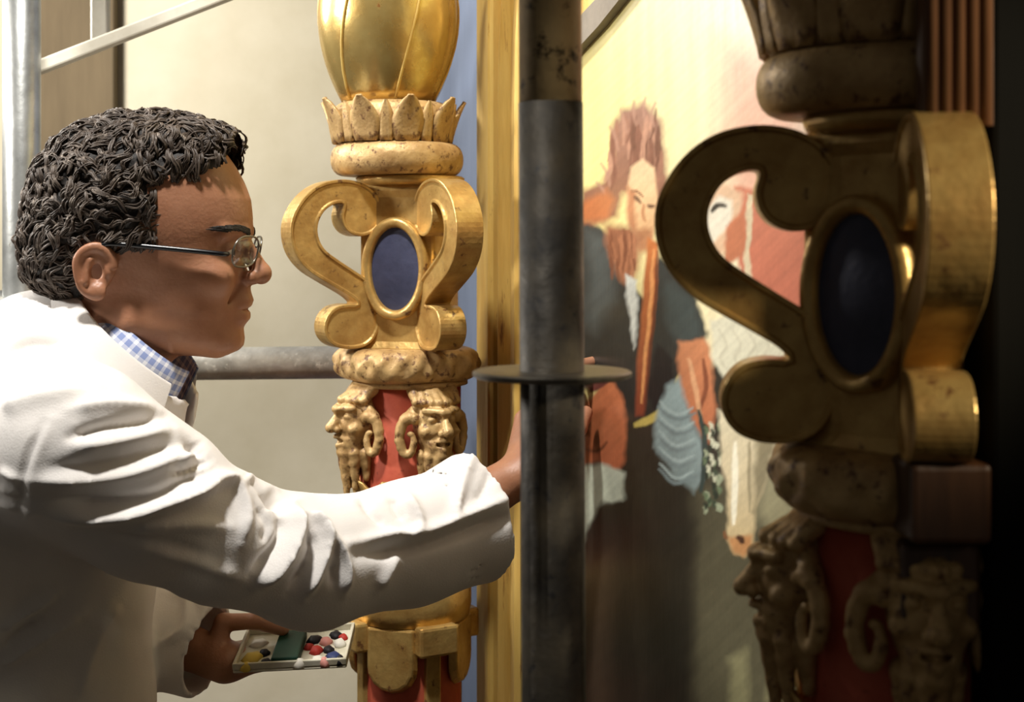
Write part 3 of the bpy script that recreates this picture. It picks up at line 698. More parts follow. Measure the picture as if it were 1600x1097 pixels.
# ------------------------------------------------------------------ scaffold
Yp_ = 1.07
root = empty('scaffold_tube', (P(863, 0, Yp_)[0], Yp_, 0)); tag(root, 'thick weathered steel scaffold upright with a rosette disc before the painting', 'scaffold tube')
top = P(859, -80, Yp_); bot = P(866, 1180, Yp_); d = (top-bot)/(top-bot)[2]
lowp = bot-d*bot[2]; join_z = P(0, 161, Yp_)[2]; mid = bot+d*(join_z-bot[2])
obj('lower_tube', pipe_mesh([lowp, mid], 0.0243, 0.021), M['steel_dark'], root)
M['steel_painted_lit'] = mat('painted_lit_steel', (196, 174, 134), (168, 148, 112), 18, 0.5, 0.3, bump=0.3, bscale=50, c3=(52, 42, 32), t3=0.62)  # mottled beige steel; light on the upper tube is painted into its paler colour
obj('upper_tube', pipe_mesh([mid, top+d*0.6], 0.0238, 0.021), M['steel_painted_lit'], root)
def rosette(c, ro, ri, th, mt, parent, name='rosette'):
    V = []; n = 64
    for (r, z) in ((ri, -th/2), (ro-0.002, -th/2), (ro, -th/4), (ro, th/4), (ro-0.002, th/2), (ri, th/2)):
        for k in range(n):
            a = 2*math.pi*k/n; V.append((c[0]+r*math.cos(a), c[1]+r*math.sin(a), c[2]+z))
    Fc = [(i*n+k, i*n+(k+1) % n, ((i+1) % 6)*n+(k+1) % n, ((i+1) % 6)*n+k) for i in range(6) for k in range(n)]
    return obj(name, mesh(V, Fc), mt, parent, smooth=False)
rc = bot+d*(P(0, 584, Yp_)[2]-bot[2])
M['steel_disc'] = mat('disc_steel', (120, 114, 102), (84, 78, 70), 25, 0.4, 0.7, bump=0.2, bscale=50)
rosette(rc, 0.060, 0.022, 0.005, M['steel_disc'], root)
Yl = 1.95
root = empty('scaffold_tube', (P(34, 0, Yl)[0], Yl, 0)); tag(root, 'shiny galvanised scaffold upright at the left edge behind the head', 'scaffold tube')
obj('tube', pipe_mesh([P(34, HOR, Yl)*np.array([1, 1, 0]), P(34, HOR, Yl)*np.array([1, 1, 0])+np.array([0, 0, 2.6])], 0.0253, 0.022), M['steel_light'], root)
rosette(P(34, 470, Yl), 0.060, 0.024, 0.010, M['steel_light'], root)
Yg = 2.13
o = obj('scaffold_ledger', pipe_mesh([P(-40, 572, Yg), P(560, 566, Yg)], 0.0245, 0.021), M['steel_ledger']); tag(o, 'scuffed grey horizontal scaffold tube passing behind the chin', 'scaffold tube')
o = obj('scaffold_ledger', pipe_mesh([P(-500, 471, Yl+0.05), P(70, 471, Yl+0.05)], 0.016, 0.013), M['steel_light']); tag(o, 'short galvanised rail end just above the bent back', 'scaffold tube')
# flat pale brace, wooden post, pale bar
def flat_bar(name, a, b_, wd, th, m):
    a = np.array(a); b_ = np.array(b_); t = (b_-a)/np.linalg.norm(b_-a); y = np.array([0, 1.0, 0]); u = np.cross(t, y); u /= np.linalg.norm(u)
    bm = bmesh.new(); V = []
    for p in (a, b_):
        for s in (-1, 1):
            for q in (-1, 1): V.append(bm.verts.new(p+u*s*wd/2+y*q*th/2))
    for f in ((0,1,3,2),(4,6,7,5),(0,4,5,1),(2,3,7,6),(0,2,6,4),(1,5,7,3)): bm.faces.new([V[i] for i in f])
    o = obj(name, bm_mesh(bm), m, smooth=False); bevel(o, 0.003); return o
o = flat_bar('diagonal_brace', P(55, 108, 2.02), P(440, -42, 2.02), 0.0185, 0.02, M['steel_pale']); tag(o, 'pale flat diagonal scaffold brace above the curly hair', 'scaffold brace')
Yw = 3.262
o = obj('wooden_post', box_mesh((P(52, 0, Yw)[0], Yw, 0), (P(178, 0, Yw)[0], Yw+0.036, 3.0)), M['post_wood'], smooth=False); bevel(o, 0.004); tag(o, 'grey-brown wooden post against the wall behind the head', 'post')
o = flat_bar('hanging_bar', P(157, 66, 2.3), P(157, -120, 2.3), 0.028, 0.02, M['steel_pale']); tag(o, 'short pale upright bar meeting the diagonal brace', 'scaffold bar')

# ------------------------------------------------------------------ the restorer
YH = 1.55
per = empty('person', (-0.80, 1.56, 0)); tag(per, 'person in white lab coat and glasses leaning in to work on the painting', 'person')
K = YH/F                                              # metres per unit of the head plan
def hx(px): return (px-800)*K
def hz(py): return CZ+(HOR-py)*K
def head_f(p):
    x, y, z = p; y = y-YH; ay = np.abs(y)
    q = (x, ay, z)
    py = HOR-(z-CZ)/K
    lv = [235, 262, 285, 311, 343, 361, 378, 395, 415, 432, 446, 458, 469, 478, 483, 489, 498, 506, 513, 522, 530, 540, 548, 554]
    fd = [338, 356, 370, 382, 387, 387, 379, 378, 380, 384, 389, 391, 395, 392, 386, 390, 390, 383, 378, 378, 379, 377, 369, 350]
    fs = [338, 356, 370, 382, 386, 386, 378, 374, 374, 375, 376, 377, 378, 378, 378, 378, 377, 376, 375, 375, 374, 371, 362, 344]
    xfd = np.interp(py, lv, fd); xfs = np.interp(py, lv, fs)
    wgt = np.clip((ay-0.010)/0.018, 0, 1); wgt = wgt*wgt*(3-2*wgt)
    xf = hx(xfd*(1-wgt)+xfs*wgt)
    hwd = np.interp(py, [235, 280, 330, 361, 385, 420, 446, 480, 510, 530, 545, 554], [0.060, 0.066, 0.068, 0.068, 0.067, 0.067, 0.065, 0.061, 0.053, 0.045, 0.034, 0.018])
    xb = hx(np.interp(py, [235, 440, 480, 510, 535, 554], [160, 165, 185, 212, 250, 300]))
    cx = hx(285.0); dx = x-cx
    rx = np.maximum(np.where(dx > 0, xf-cx, cx-xb), 0.006)
    d = (((np.abs(dx)/rx)**2.25+(ay/hwd)**2.25)**(1/2.25)-1)*np.minimum(rx, hwd)
    zl, zh = hz(555), hz(230)
    d = smax(d, np.maximum(zl-z, z-zh), 0.012)
    cr = ell(q, (hx(222), 0, hz(330)), (0.112, 0.079, 0.097))
    d = smin(d, cr, 0.02)
    # eye sockets, lids, brows, cheekbones
    d = smax(d, -ell(q, (hx(388), 0.032, hz(388)), (0.020, 0.019, 0.014)), 0.010)
    d = smin(d, ell(q, (hx(357), 0.031, hz(391)), (0.0145, 0.015, 0.0125)), 0.003)
    d = smax(d, -ell(q, (hx(376), 0.033, hz(394)), (0.012, 0.0135, 0.0030)), 0.0012)
    d = smin(d, cap(q, (hx(380), 0.012, hz(366)), (hx(362), 0.046, hz(364)), 0.007, 0.006), 0.010)
    d = smin(d, ell(q, (hx(345), 0.043, hz(432)), (0.020, 0.016, 0.014)), 0.02)
    # nose
    d = smin(d, cap(q, (hx(383), 0, hz(380)), (hx(407), 0, hz(424)), 0.0075, 0.0100), 0.006)
    d = smin(d, sph(q, (hx(408), 0, hz(428)), 0.0115), 0.004)
    d = smin(d, ell(q, (hx(392), 0.0115, hz(434)), (0.0115, 0.0075, 0.0080)), 0.004)
    d = smax(d, -ell(q, (hx(399), 0.007, hz(445)), (0.006, 0.0032, 0.004)), 0.002)
    # mouth line, nasolabial fold
    d = smax(d, -cap(q, (hx(392), 0, hz(484)), (hx(364), 0.025, hz(486)), 0.0016), 0.004)
    d = smax(d, -cap(q, (hx(378), 0.020, hz(446)), (hx(352), 0.036, hz(486)), 0.0015), 0.007)
    # jaw
    d = smin(d, cap(q, (hx(228), 0.050, hz(500)), (hx(345), 0.020, hz(533)), 0.014, 0.013), 0.022)
    # ears
    ec = (hx(182), 0.0800, hz(420))
    ex = q[0]-ec[0]; ez = q[2]-ec[2]; tilt = 0.15
    ux = ex*math.cos(tilt)-ez*math.sin(tilt); uz = ex*math.sin(tilt)+ez*math.cos(tilt)
    wd = 0.0192+0.0022*np.tanh(uz/0.010)
    er = np.sqrt((ux/wd)**2+(uz/0.0265)**2)
    lean = 0.30*(-ux)                                     # the back of the ear stands off
    yo = q[1]-ec[1]-lean
    disc = np.maximum((er-1)*0.019, np.abs(yo)-0.0028)
    rim = np.sqrt(((er-0.90)*0.021)**2+(yo-0.002)**2)-0.0042
    rim = np.where((ux > 0.008) & (uz < 0.004), 1.0, rim)
    ear = smin(disc, rim, 0.003)
    ear = smin(ear, ell(q, (ec[0]+0.003, ec[1]+0.001, ec[2]-0.023), (0.0085, 0.005, 0.009)), 0.004)
    ear = smin(ear, cap(q, (ec[0]-0.004, ec[1]+0.004, ec[2]+0.010), (ec[0]-0.008, ec[1]+0.006, ec[2]-0.012), 0.0032), 0.003)
    ear = smin(ear, ell(q, (ec[0]+0.013, ec[1]-0.004, ec[2]-0.002), (0.005, 0.006, 0.007)), 0.003)
    ear = smax(ear, -ell(q, (ec[0]+0.003, ec[1]+0.004, ec[2]-0.002), (0.0070, 0.0075, 0.0105)), 0.004)
    d = smin(d, ear, 0.006)
    # neck
    d = smin(d, cap(q, (hx(205), 0, hz(455)), (hx(150), 0, hz(625)), 0.056, 0.060), 0.022)
    d = smin(d, cap(q, (hx(242), 0, hz(540)), (hx(205), 0, hz(600)), 0.018, 0.014), 0.02)
    d = smin(d, cap(q, (hx(90), 0.03, hz(690)), (hx(90), 0.10, hz(700)), 0.075, 0.06), 0.05)
    return d
lo = (hx(10), YH-0.105, hz(690)); hi = (hx(436), YH+0.105, hz(205))
HV, HQ = surfnets(head_f, lo, hi, 0.0019)

def frame_from(d, nrm):
    d = d/np.linalg.norm(d); nrm = nrm-d*(nrm@d); nrm /= np.linalg.norm(nrm); return d, nrm, np.cross(nrm, d)
def hand(W, d, nrm, side, curls, thumb, spread=0.10, fore=None, scale=1.0, h=0.0017):
    """W wrist, d towards the knuckles, nrm out of the palm, side=+1/-1 puts the thumb on +/- the cross vector."""
    d, nrm, c = frame_from(np.array(d, float), np.array(nrm, float)); c = c*side; W = np.array(W, float); s = scale
    segs = []
    def T(a, b_, e): return W+(d*a+c*b_+nrm*e)*s
    for b_, l in ((0.026, 0.088), (0.009, 0.093), (-0.009, 0.089), (-0.025, 0.080)):
        segs.append((T(0.005, b_*0.65, 0), T(l, b_, 0), 0.0145*s, 0.0115*s, 0.012))
    lens = [(0.044, 0.026, 0.021), (0.049, 0.030, 0.022), (0.045, 0.028, 0.021), (0.035, 0.021, 0.019)]; fing = []
    for i, ((b_, l), L) in enumerate(zip(((0.026, 0.088), (0.009, 0.093), (-0.009, 0.089), (-0.025, 0.080)), lens)):
        p = T(l, b_, 0); ang = 0; r = (0.0095 if i < 3 else 0.0085)*s; out = []
        sp = spread*(1.5-i)*0.6
        for k in range(3):
            ang += curls[i][k]; dd = (d*math.cos(ang)+nrm*math.sin(ang))*math.cos(sp)+c*math.sin(sp)
            p2 = p+dd*L[k]*s; out.append((p, p2, r, r*0.90)); p = p2; r *= 0.90
        fing.append(out)
    th = [T(*t) for t in thumb]
    thumb_s = [(th[0], th[1], 0.0150*s, 0.0115*s), (th[1], th[2], 0.0115*s, 0.0100*s), (th[2], th[3], 0.0100*s, 0.0085*s)]
    def f(p):
        dd = None
        for a, b_, r1, r2, k in segs:
            q = cap(p, a, b_, r1, r2); dd = q if dd is None else smin(dd, q, 0.010)
        if fore is not None: dd = smin(dd, cap(p, W+d*0.01, np.array(fore), 0.0245*s, 0.036*s), 0.018)
        for fg in fing:
            q = None
            for a, b_, r1, r2 in fg:
                e = cap(p, a, b_, r1, r2); q = e if q is None else smin(q, e, 0.003)
            dd = smin(dd, q, 0.005)
        q = None
        for a, b_, r1, r2 in thumb_s:
            e = cap(p, a, b_, r1, r2); q = e if q is None else smin(q, e, 0.004)
        return smin(dd, q, 0.007)
    pts = [W]+[s_[1] for fg in fing for s_ in fg]+th+[s_[1] for s_ in segs]
    if fore is not None: pts.append(np.array(fore))
    pts = np.array(pts); m_ = 0.042
    return surfnets(f, pts.min(0)-m_, pts.max(0)+m_, h)
# right hand on the paint surface behind the tube
Wr = P(812, 752, 1.655); Kn = P(838, 640, 1.690)
rh = hand(Wr, Kn-Wr, np.array([0.85, 0.45, -0.25]), 1, [(0.25, 0.45, 0.30), (0.45, 0.65, 0.45), (0.6, 0.8, 0.5), (0.7, 0.9, 0.5)],
          [(0.012, 0.020, 0.008), (0.045, 0.044, 0.022), (0.072, 0.044, 0.036), (0.096, 0.036, 0.046)], fore=P(640, 850, 1.585))
# left hand under the paint tray, thumb on top
Wl = P(340, 1036, 1.69)
lh = hand(Wl, np.array([0.72, 0.66, -0.02]), np.array([0.04, -0.15, 1.0]), 1, [(0.06, 0.10, 0.10), (0.06, 0.10, 0.10), (0.06, 0.12, 0.12), (0.08, 0.12, 0.12)],
          [(0.000, 0.010, 0.012), (0.012, 0.014, 0.046), (0.042, -0.012, 0.052), (0.070, -0.034, 0.044)], fore=P(200, 975, 1.73), scale=0.94)
inner = surfnets(lambda p: smin(smin(cap(p, P(130, 700, 1.42), P(480, 878, 1.505), 0.046, 0.036), cap(p, P(480, 878, 1.505), P(660, 846, 1.59), 0.036, 0.030), 0.02),
                 smin(cap(p, P(90, 690, 1.44), P(90, 690, 1.68), 0.07, 0.07), cap(p, P(100, 690, 1.56), np.array([-0.85, 1.56, 0.95]), 0.10, 0.11), 0.05), 0.04),
                 (-1.0, 1.30, 0.80), (0.0, 1.82, 1.36), 0.009)
BV, BQ = join([(HV, HQ), rh, lh, inner])
body = obj('body', mesh_np(BV, BQ), M['skin'], per)
# eyebrows
def strands(P0, P1, P2, r, seg=5):
    """quadratic arcs P0-P1-P2 (N,3 each) as tapered tubes in one mesh"""
    N_ = len(P0); k = 7; T = np.linspace(0, 1, k)[None, :, None]
    path = (1-T)**2*P0[:, None]+2*T*(1-T)*P1[:, None]+T*T*P2[:, None]
    return tubes(path, r, seg)
def tubes(path, r, seg=5):
    N_, k, _ = path.shape
    tg = np.gradient(path, axis=1); tg /= np.linalg.norm(tg, axis=2, keepdims=True)+1e-9
    ref = np.array([0.31, 0.52, 0.8]); u = np.cross(tg, ref); u /= np.linalg.norm(u, axis=2, keepdims=True)+1e-9; v = np.cross(tg, u)
    a = np.arange(seg)*2*math.pi/seg
    tp = np.sin(np.linspace(0.12, 0.93, k)*math.pi)**0.6
    R = (np.asarray(r).reshape(-1, 1)*tp[None])[:, :, None, None]
    V = path[:, :, None, :]+R*(np.cos(a)[None, None, :, None]*u[:, :, None, :]+np.sin(a)[None, None, :, None]*v[:, :, None, :])
    base = (np.arange(N_)*k*seg)[:, None, None]; i = np.arange(k-1)[None, :, None]; j = np.arange(seg)[None, None, :]
    a0 = base+i*seg+j; a1 = base+i*seg+(j+1) % seg
    Qd = np.stack([a0, a1, a1+seg, a0+seg], -1).reshape(-1, 4)
    return V.reshape(-1, 3), Qd
for s in (-1, 1):
    bm = bmesh.new(); bmesh.ops.create_uvsphere(bm, u_segments=24, v_segments=16, radius=0.0128)
    for v in bm.verts: v.co += Vector((hx(357), YH+s*0.0315, hz(392)))
    eye = obj('eyeball', bm_mesh(bm), M['eye_white'], per)
    bm = bmesh.new(); bmesh.ops.create_uvsphere(bm, u_segments=16, v_segments=10, radius=1)
    for v in bm.verts: v.co = Vector((hx(357)+0.0116+v.co.x*0.0020, YH+s*0.0325+v.co.y*0.0056, hz(393.5)+v.co.z*0.0056))
    obj('iris', bm_mesh(bm), M['iris'], per)
    P0 = []; P1 = []; P2 = []
    xs_ = np.linspace(hx(330), hx(400), 160)
    def surf(y, z):
        v = head_f((xs_, np.full(160, y), np.full(160, z))); k = np.where(v < 0)[0]
        return xs_[k[-1]] if len(k) else hx(380)
    for i in range(110):
        t = random.random(); ya = 0.010+0.043*t; z = hz(365)+0.0045*math.sin(t*2.6)+random.uniform(-0.0035, 0.0035)*(1-0.5*t)
        pts_ = []
        for q_, dz_, up in ((0.0, 0.0, 0.0002), (0.005, 0.0022, 0.0018), (0.010, 0.002, 0.0012)):
            y = YH+s*(ya+q_); x = surf(y, z+dz_); pts_.append((x+up, y+s*up*0.8*t, z+dz_))
        P0.append(pts_[0]); P1.append(pts_[1]); P2.append(pts_[2])
    V, Qd = strands(np.array(P0), np.array(P1), np.array(P2), np.full(len(P0), 0.0009))
    obj('eyebrow', mesh_np(V, Qd), M['hair_base'], per)['kind'] = 'stuff'
# ---- hair
HP = np.array([(374,232),(362,264),(335,274),(295,284),(272,300),(278,330),(272,362),(252,388),(228,392),(212,378),(172,378),(150,392),(143,420),(150,455),(150,480),(120,478),(70,452),(30,400),(25,330),(50,250),(105,185),(170,150),(245,145),(320,170),(370,205)], float)
def inpoly(x, y, pts):
    ins = np.zeros(x.shape, bool); k = len(pts)
    for i in range(k):
        a = pts[i]; b_ = pts[(i+1) % k]
        ins ^= ((a[1] > y) != (b_[1] > y)) & (x < (b_[0]-a[0])*(y-a[1])/(b_[1]-a[1]+1e-9)+a[0])
    return ins
def hair_f(p):
    x, y, z = p; ay = np.abs(y-YH); q = (x, ay, z)
    d = ell(q, (hx(207), 0, hz(322)), (0.1120, 0.0835, 0.1010))
    d = smin(d, ell(q, (hx(298), 0, hz(248)), (0.068, 0.060, 0.040)), 0.03)
    d = smin(d, ell(q, (hx(120), 0, hz(400)), (0.055, 0.062, 0.055)), 0.03)
    return d+0.0022*sn(x, y, z, 190)+0.0012*sn(x, y, z, 420, 1.0)
hv, hq = surfnets(hair_f, (hx(10), YH-0.11, hz(490)), (hx(400), YH+0.11, hz(150)), 0.0024)
px_ = 800+(hv[:, 0])/K; py_ = HOR-(hv[:, 2]-CZ)/K
keep = inpoly(px_, py_, HP)
# keep the cap only where hair grows
kq = keep[hq].all(1); hq2 = hq[kq]
nrm_ = vnormals(hv, hq)
used = np.unique(hq2); remap = np.full(len(hv), -1); remap[used] = np.arange(len(used))
capV, capQ = hv[used], remap[hq2]
cand = used[RNG.permutation(len(used))][:1500]
p0 = hv[cand]; nn = nrm_[cand]
flow = np.stack([-0.6-0.5*sn(p0[:, 0], p0[:, 1], p0[:, 2], 40), 0.6*sn(p0[:, 2], p0[:, 0], p0[:, 1], 55, 1), -0.5+0.9*sn(p0[:, 1], p0[:, 2], p0[:, 0], 48, 2)], 1)+RNG.normal(0, 0.45, (len(p0), 3))
tgt = flow-nn*(flow*nn).sum(1, keepdims=True); tgt /= np.linalg.norm(tgt, axis=1, keepdims=True)+1e-9
bt = np.cross(nn, tgt); NS = 6
rp = lambda a: np.repeat(a, NS, 0)
L = rp(RNG.uniform(0.020, 0.036, len(p0)))[:, None, None]; T = np.linspace(0, 1, 9)[None, :, None]
ph = rp(RNG.uniform(0, 6.28, len(p0)))[:, None, None]+RNG.normal(0, 0.16, len(p0)*NS)[:, None, None]; amp = rp(RNG.uniform(0.0025, 0.0052, len(p0)))[:, None, None]; fq = rp(RNG.uniform(4.0, 7.5, len(p0)))[:, None, None]
oa = RNG.uniform(-1, 1, len(p0)*NS)[:, None, None]*0.0030; ob = RNG.uniform(-0.6, 1, len(p0)*NS)[:, None, None]*0.0016
tap = np.sin(np.pi*(0.15+0.75*T))
p0, nn, tgt, bt = map(rp, (p0, nn, tgt, bt))
path = p0[:, None]+tgt[:, None]*((T-0.35)*L)+bt[:, None]*(amp*np.sin(fq*T+ph)+oa*tap)+nn[:, None]*(0.0012+amp*0.7*(0.5+0.5*np.cos(fq*T+ph))+ob*tap-0.018*(T-0.4)**2*L/0.022)
hr = tubes(path, RNG.uniform(0.0006, 0.0011, len(p0)), 4)
hair = obj('hair', mesh_np(capV, capQ), M['hair_base'], per); hair['label'] = 'short dark curly hair'
obj('curls', mesh_np(*hr), M['hair'], per)['kind'] = 'stuff'

# ---- white coat
NA = np.array([0.66, 0, 0.75]); NA = NA/np.linalg.norm(NA)        # neck axis, upwards
NC = np.array([hx(204), YH, hz(556)])
EA = np.array([NA[2], 0, -NA[0]])                                                        # to the front, across the neck
def sleeve_pts():
    return [(P(120, 705, 1.40), 0.088), (P(230, 778, 1.42), 0.076), (P(350, 842, 1.455), 0.064), (P(490, 880, 1.51), 0.066), (P(640, 848, 1.58), 0.066), (P(765, 800, 1.64), 0.073), (P(815, 788, 1.662), 0.075)]
SP = sleeve_pts()
WD = SP[-1][0]-SP[-2][0]; WD = (SP[-1][0]-SP[-3][0]); WD /= np.linalg.norm(WD); WE = P(748, 806, 1.632)
LSP = [(P(120, 720, 1.70), 0.085), (P(60, 900, 1.76), 0.070), (P(150, 965, 1.74), 0.062), (P(325, 1016, 1.695), 0.058)]
LD = LSP[-1][0]-LSP[-2][0]; LD /= np.linalg.norm(LD); LE = P(326, 1016, 1.695)
def coat_f(p):
    x, y, z = p
    yc = (y-1.56)*0.66
    q = (x, yc, z)
    def tp(pt): return (pt[0], (pt[1]-1.56)*0.66, pt[2])
    d = cap(q, tp(P(95, 640, 1.56)), (-0.60, 0, 1.14), 0.112, 0.150)
    d = smin(d, cap(q, (-0.60, 0, 1.14), (-0.86, 0, 0.96), 0.150, 0.165), 0.05)
    d = smin(d, cap(q, tp(P(60, 545, 1.56)), (-0.62, 0, 1.18), 0.055, 0.11), 0.06)
    # hanging front and skirt
    d = smin(d, cap(q, tp(P(128, 800, 1.56)), tp(P(84, 1130, 1.56)), 0.085, 0.090), 0.06)
    d = smin(d, cap(q, tp(P(84, 1130, 1.56)), (-0.58, 0, 0.50), 0.090, 0.10), 0.06)
    d = smin(d, cap(q, (-0.86, 0, 0.95), (-0.82, 0, 0.50), 0.165, 0.16), 0.06)
    d = smin(d, cap(q, (-0.70, 0, 0.90), (-0.70, 0, 0.50), 0.15, 0.15), 0.06)
    d = smax(d, 0.47-z, 0.008)
    # right sleeve
    e = None
    for (a, r1), (b_, r2) in zip(SP, SP[1:]):
        t = cap(p, a, b_, r1, r2); e = t if e is None else smin(e, t, 0.02)
    pl = (x-WE[0])*WD[0]+(y-WE[1])*WD[1]+(z-WE[2])*WD[2]
    hole = cap(p, WE-WD*0.07, WE+WD*0.1, 0.060, 0.069)
    e = smax(smax(e, pl, 0.004), -hole, 0.004)
    d = smin(d, e, 0.035)
    # left sleeve
    e = None
    for (a, r1), (b_, r2) in zip(LSP, LSP[1:]):
        t = cap(p, a, b_, r1, r2); e = t if e is None else smin(e, t, 0.02)
    pl = (x-LE[0])*LD[0]+(y-LE[1])*LD[1]+(z-LE[2])*LD[2]
    e = smax(smax(e, pl, 0.004), -cap(p, LE-LD*0.06, LE+LD*0.1, 0.047, 0.054), 0.004)
    d = smin(d, e, 0.02)
    # neck opening and turned-down collar: a leaning cone shell around the neck
    ax_ = (x-NC[0])*NA[0]+(y-NC[1])*NA[1]+(z-NC[2])*NA[2]
    ex_ = (x-NC[0])*EA[0]+(y-NC[1])*EA[1]+(z-NC[2])*EA[2]
    rad = np.sqrt(ex_**2+((y-NC[1])*0.98)**2)
    d = smax(d, -np.maximum(rad-0.072, -0.075-ax_), 0.006)
    shell = np.abs(rad-(0.089-0.50*(ax_)))-0.0042
    shell = np.maximum(shell, np.maximum(ax_-0.010, -0.055-ax_))
    gap = np.maximum(0.05-ex_, np.abs(y-YH)-0.022)                                       # open at the throat
    shell = np.maximum(shell, -gap)
    d = smin(d, shell, 0.006)
    return d+0.0012*sn(x, y, z, 55)+0.0006*sn(x, y, z, 120, 2)
CV, CQ = surfnets(coat_f, (-1.10, 1.26, 0.44), (0.06, 1.88, 1.50), 0.0052)
# folds, as ridges (+) and valleys (-) laid along the cloth facing the camera side
folds = [
 ([(45,799),(91,806),(145,808),(204,804),(254,790),(308,770),(340,750),(376,745)], 0.011, 11), ([(50,779),(136,785),(236,776),(285,752),(335,735)], -0.007, 9),
 ([(36,752),(110,752),(190,745),(250,728),(300,705)], 0.006, 11), ([(80,730),(150,725),(230,705),(285,690)], -0.004, 10), ([(109,684),(150,670),(200,660),(258,650)], -0.008, 9), ([(120,700),(190,690),(275,672)], 0.006, 13),
 ([(281,724),(300,712),(318,700)], 0.006, 6), ([(270,738),(300,730),(330,718)], -0.006, 6), ([(290,690),(306,700),(322,712)], -0.005, 6),
 ([(458,786),(466,822),(450,863),(422,898),(398,918)], 0.013, 10), ([(440,800),(444,830),(425,865),(390,900)], -0.009, 11),
 ([(479,803),(502,815),(513,848),(497,898),(475,936)], 0.010, 7), ([(482,830),(488,856),(474,892),(450,930)], -0.009, 8),
 ([(512,828),(533,861),(543,890),(537,930)], 0.009, 6), ([(520,880),(522,915)], -0.006, 7),
 ([(545,850),(612,838),(646,838),(692,823),(750,798),(812,772)], 0.010, 11), ([(560,868),(640,856),(720,832),(815,800)], -0.008, 12),
 ([(745,705),(722,765),(706,812)], 0.008, 8), ([(770,730),(745,790)], -0.006, 9), ([(633,770),(656,812),(646,838)], 0.007, 8), ([(610,775),(630,815)], -0.005, 8), ([(560,772),(580,800),(600,820)], -0.005, 8),
 ([(590,925),(626,857)], 0.006, 9), ([(376,743),(410,760),(440,788)], -0.008, 9), ([(432,752),(446,790)], -0.018, 20), ([(385,742),(395,752)], 0.012, 14), ([(300,690),(312,712)], -0.010, 12), ([(340,742),(370,760),(388,800),(380,850)], 0.006, 10), ([(400,790),(420,820),(410,850)], -0.005, 10),
 ([(200,830),(280,820),(360,825)], 0.005, 12), ([(230,860),(310,880),(380,905)], 0.005, 12), ([(160,830),(240,845),(330,870)], -0.004, 12),
 ([(68,660),(43,718),(34,759),(32,805)], -0.0028, 6), ([(82,655),(58,715),(50,760),(48,800)], 0.0018, 8),
 ([(0,735),(30,752)], 0.005, 5), ([(0,760),(30,775)], 0.005, 5), ([(0,785),(30,797)], 0.005, 5),
 ([(0,985),(40,955),(90,925)], 0.008, 9), ([(0,1045),(60,1000),(130,960)], 0.007, 10), ([(0,1015),(60,970)], -0.006, 9), ([(120,1097),(150,1000),(190,940)], 0.004, 14),
 ([(0,560),(60,535),(130,560),(190,620)], -0.004, 8), ([(0,640),(60,620),(140,610)], 0.005, 16), ([(110,640),(180,632),(250,640)], 0.005, 12), ([(0,520),(50,500)], 0.004, 14),
 ([(260,925),(290,940),(285,985),(240,1010)], 0.007, 7), ([(300,935),(318,950),(330,948)], 0.006, 5), ([(320,960),(300,1010),(280,1060)], 0.004, 9),
]
def apply_folds(V, Qd, folds):
    N_ = vnormals(V, Qd); D = np.zeros(len(V))
    X = 800+F*V[:, 0]/V[:, 1]; Yp = HOR-F*(V[:, 2]-CZ)/V[:, 1]
    wf = np.clip(0.25-N_[:, 1], 0, 0.6)/0.6*np.clip(1.0+1.5*(N_[:, 2]+0.25), 0, 1)
    for pts, A, wd in folds:
        pts = np.array([q for q in spline(pts, 4)]) if len(pts) > 2 else np.array(pts, float)
        m = (X > pts[:, 0].min()-4*wd) & (X < pts[:, 0].max()+4*wd) & (Yp > pts[:, 1].min()-4*wd) & (Yp < pts[:, 1].max()+4*wd) & (wf > 0)
        if not m.any(): continue
        x = X[m]; y = Yp[m]; best = np.full(x.shape, 1e9); tt = np.zeros(x.shape); k = len(pts)-1
        for i in range(k):
            a = pts[i]; e = pts[i+1]-a; t = np.clip(((x-a[0])*e[0]+(y-a[1])*e[1])/(e@e+1e-9), 0, 1)
            dd = np.hypot(x-a[0]-t*e[0], y-a[1]-t*e[1]); b_ = dd < best; best = np.where(b_, dd, best); tt = np.where(b_, (i+t)/k, tt)
        D[m] += A*np.exp(-(best/wd)**1.6)*np.clip(np.sin(math.pi*np.clip(tt, 0.06, 0.94))*1.6, 0, 1)
    return V+N_*(D*wf)[:, None]
def subdivide(V, Qd):
    E = np.sort(np.concatenate([Qd[:, [i, (i+1) % 4]] for i in range(4)]), 1); U, inv = np.unique(E, axis=0, return_inverse=True); inv = inv.ravel()
    n0 = len(V); m = len(Qd); ev = n0+inv.reshape(4, m).T; fv = n0+len(U)+np.arange(m)
    fc = V[Qd].mean(1); em = V[U].mean(1)
    acc = np.zeros((len(U), 3)); cnt = np.zeros((len(U), 1)); ff = np.tile(fc, (4, 1)); np.add.at(acc, inv, ff); np.add.at(cnt, inv, 1)
    em = 0.5*em+0.5*acc/cnt
    nb = np.zeros((n0, 3)); nc = np.zeros((n0, 1))
    for a, b_ in ((0, 1), (1, 0)): np.add.at(nb, U[:, a], V[U[:, b_]]); np.add.at(nc, U[:, a], 1)
    Vn = 0.5*V+0.5*nb/np.maximum(nc, 1)
    Q2 = np.concatenate([np.stack([Qd[:, i], ev[:, i], fv, ev[:, i-1]], 1) for i in range(4)])
    return np.concatenate([Vn, em, fc]), Q2
CV, CQ = subdivide(CV, CQ)
CV = apply_folds(CV, CQ, [(p_, a_*1.45, w_*0.85) for p_, a_, w_ in folds])
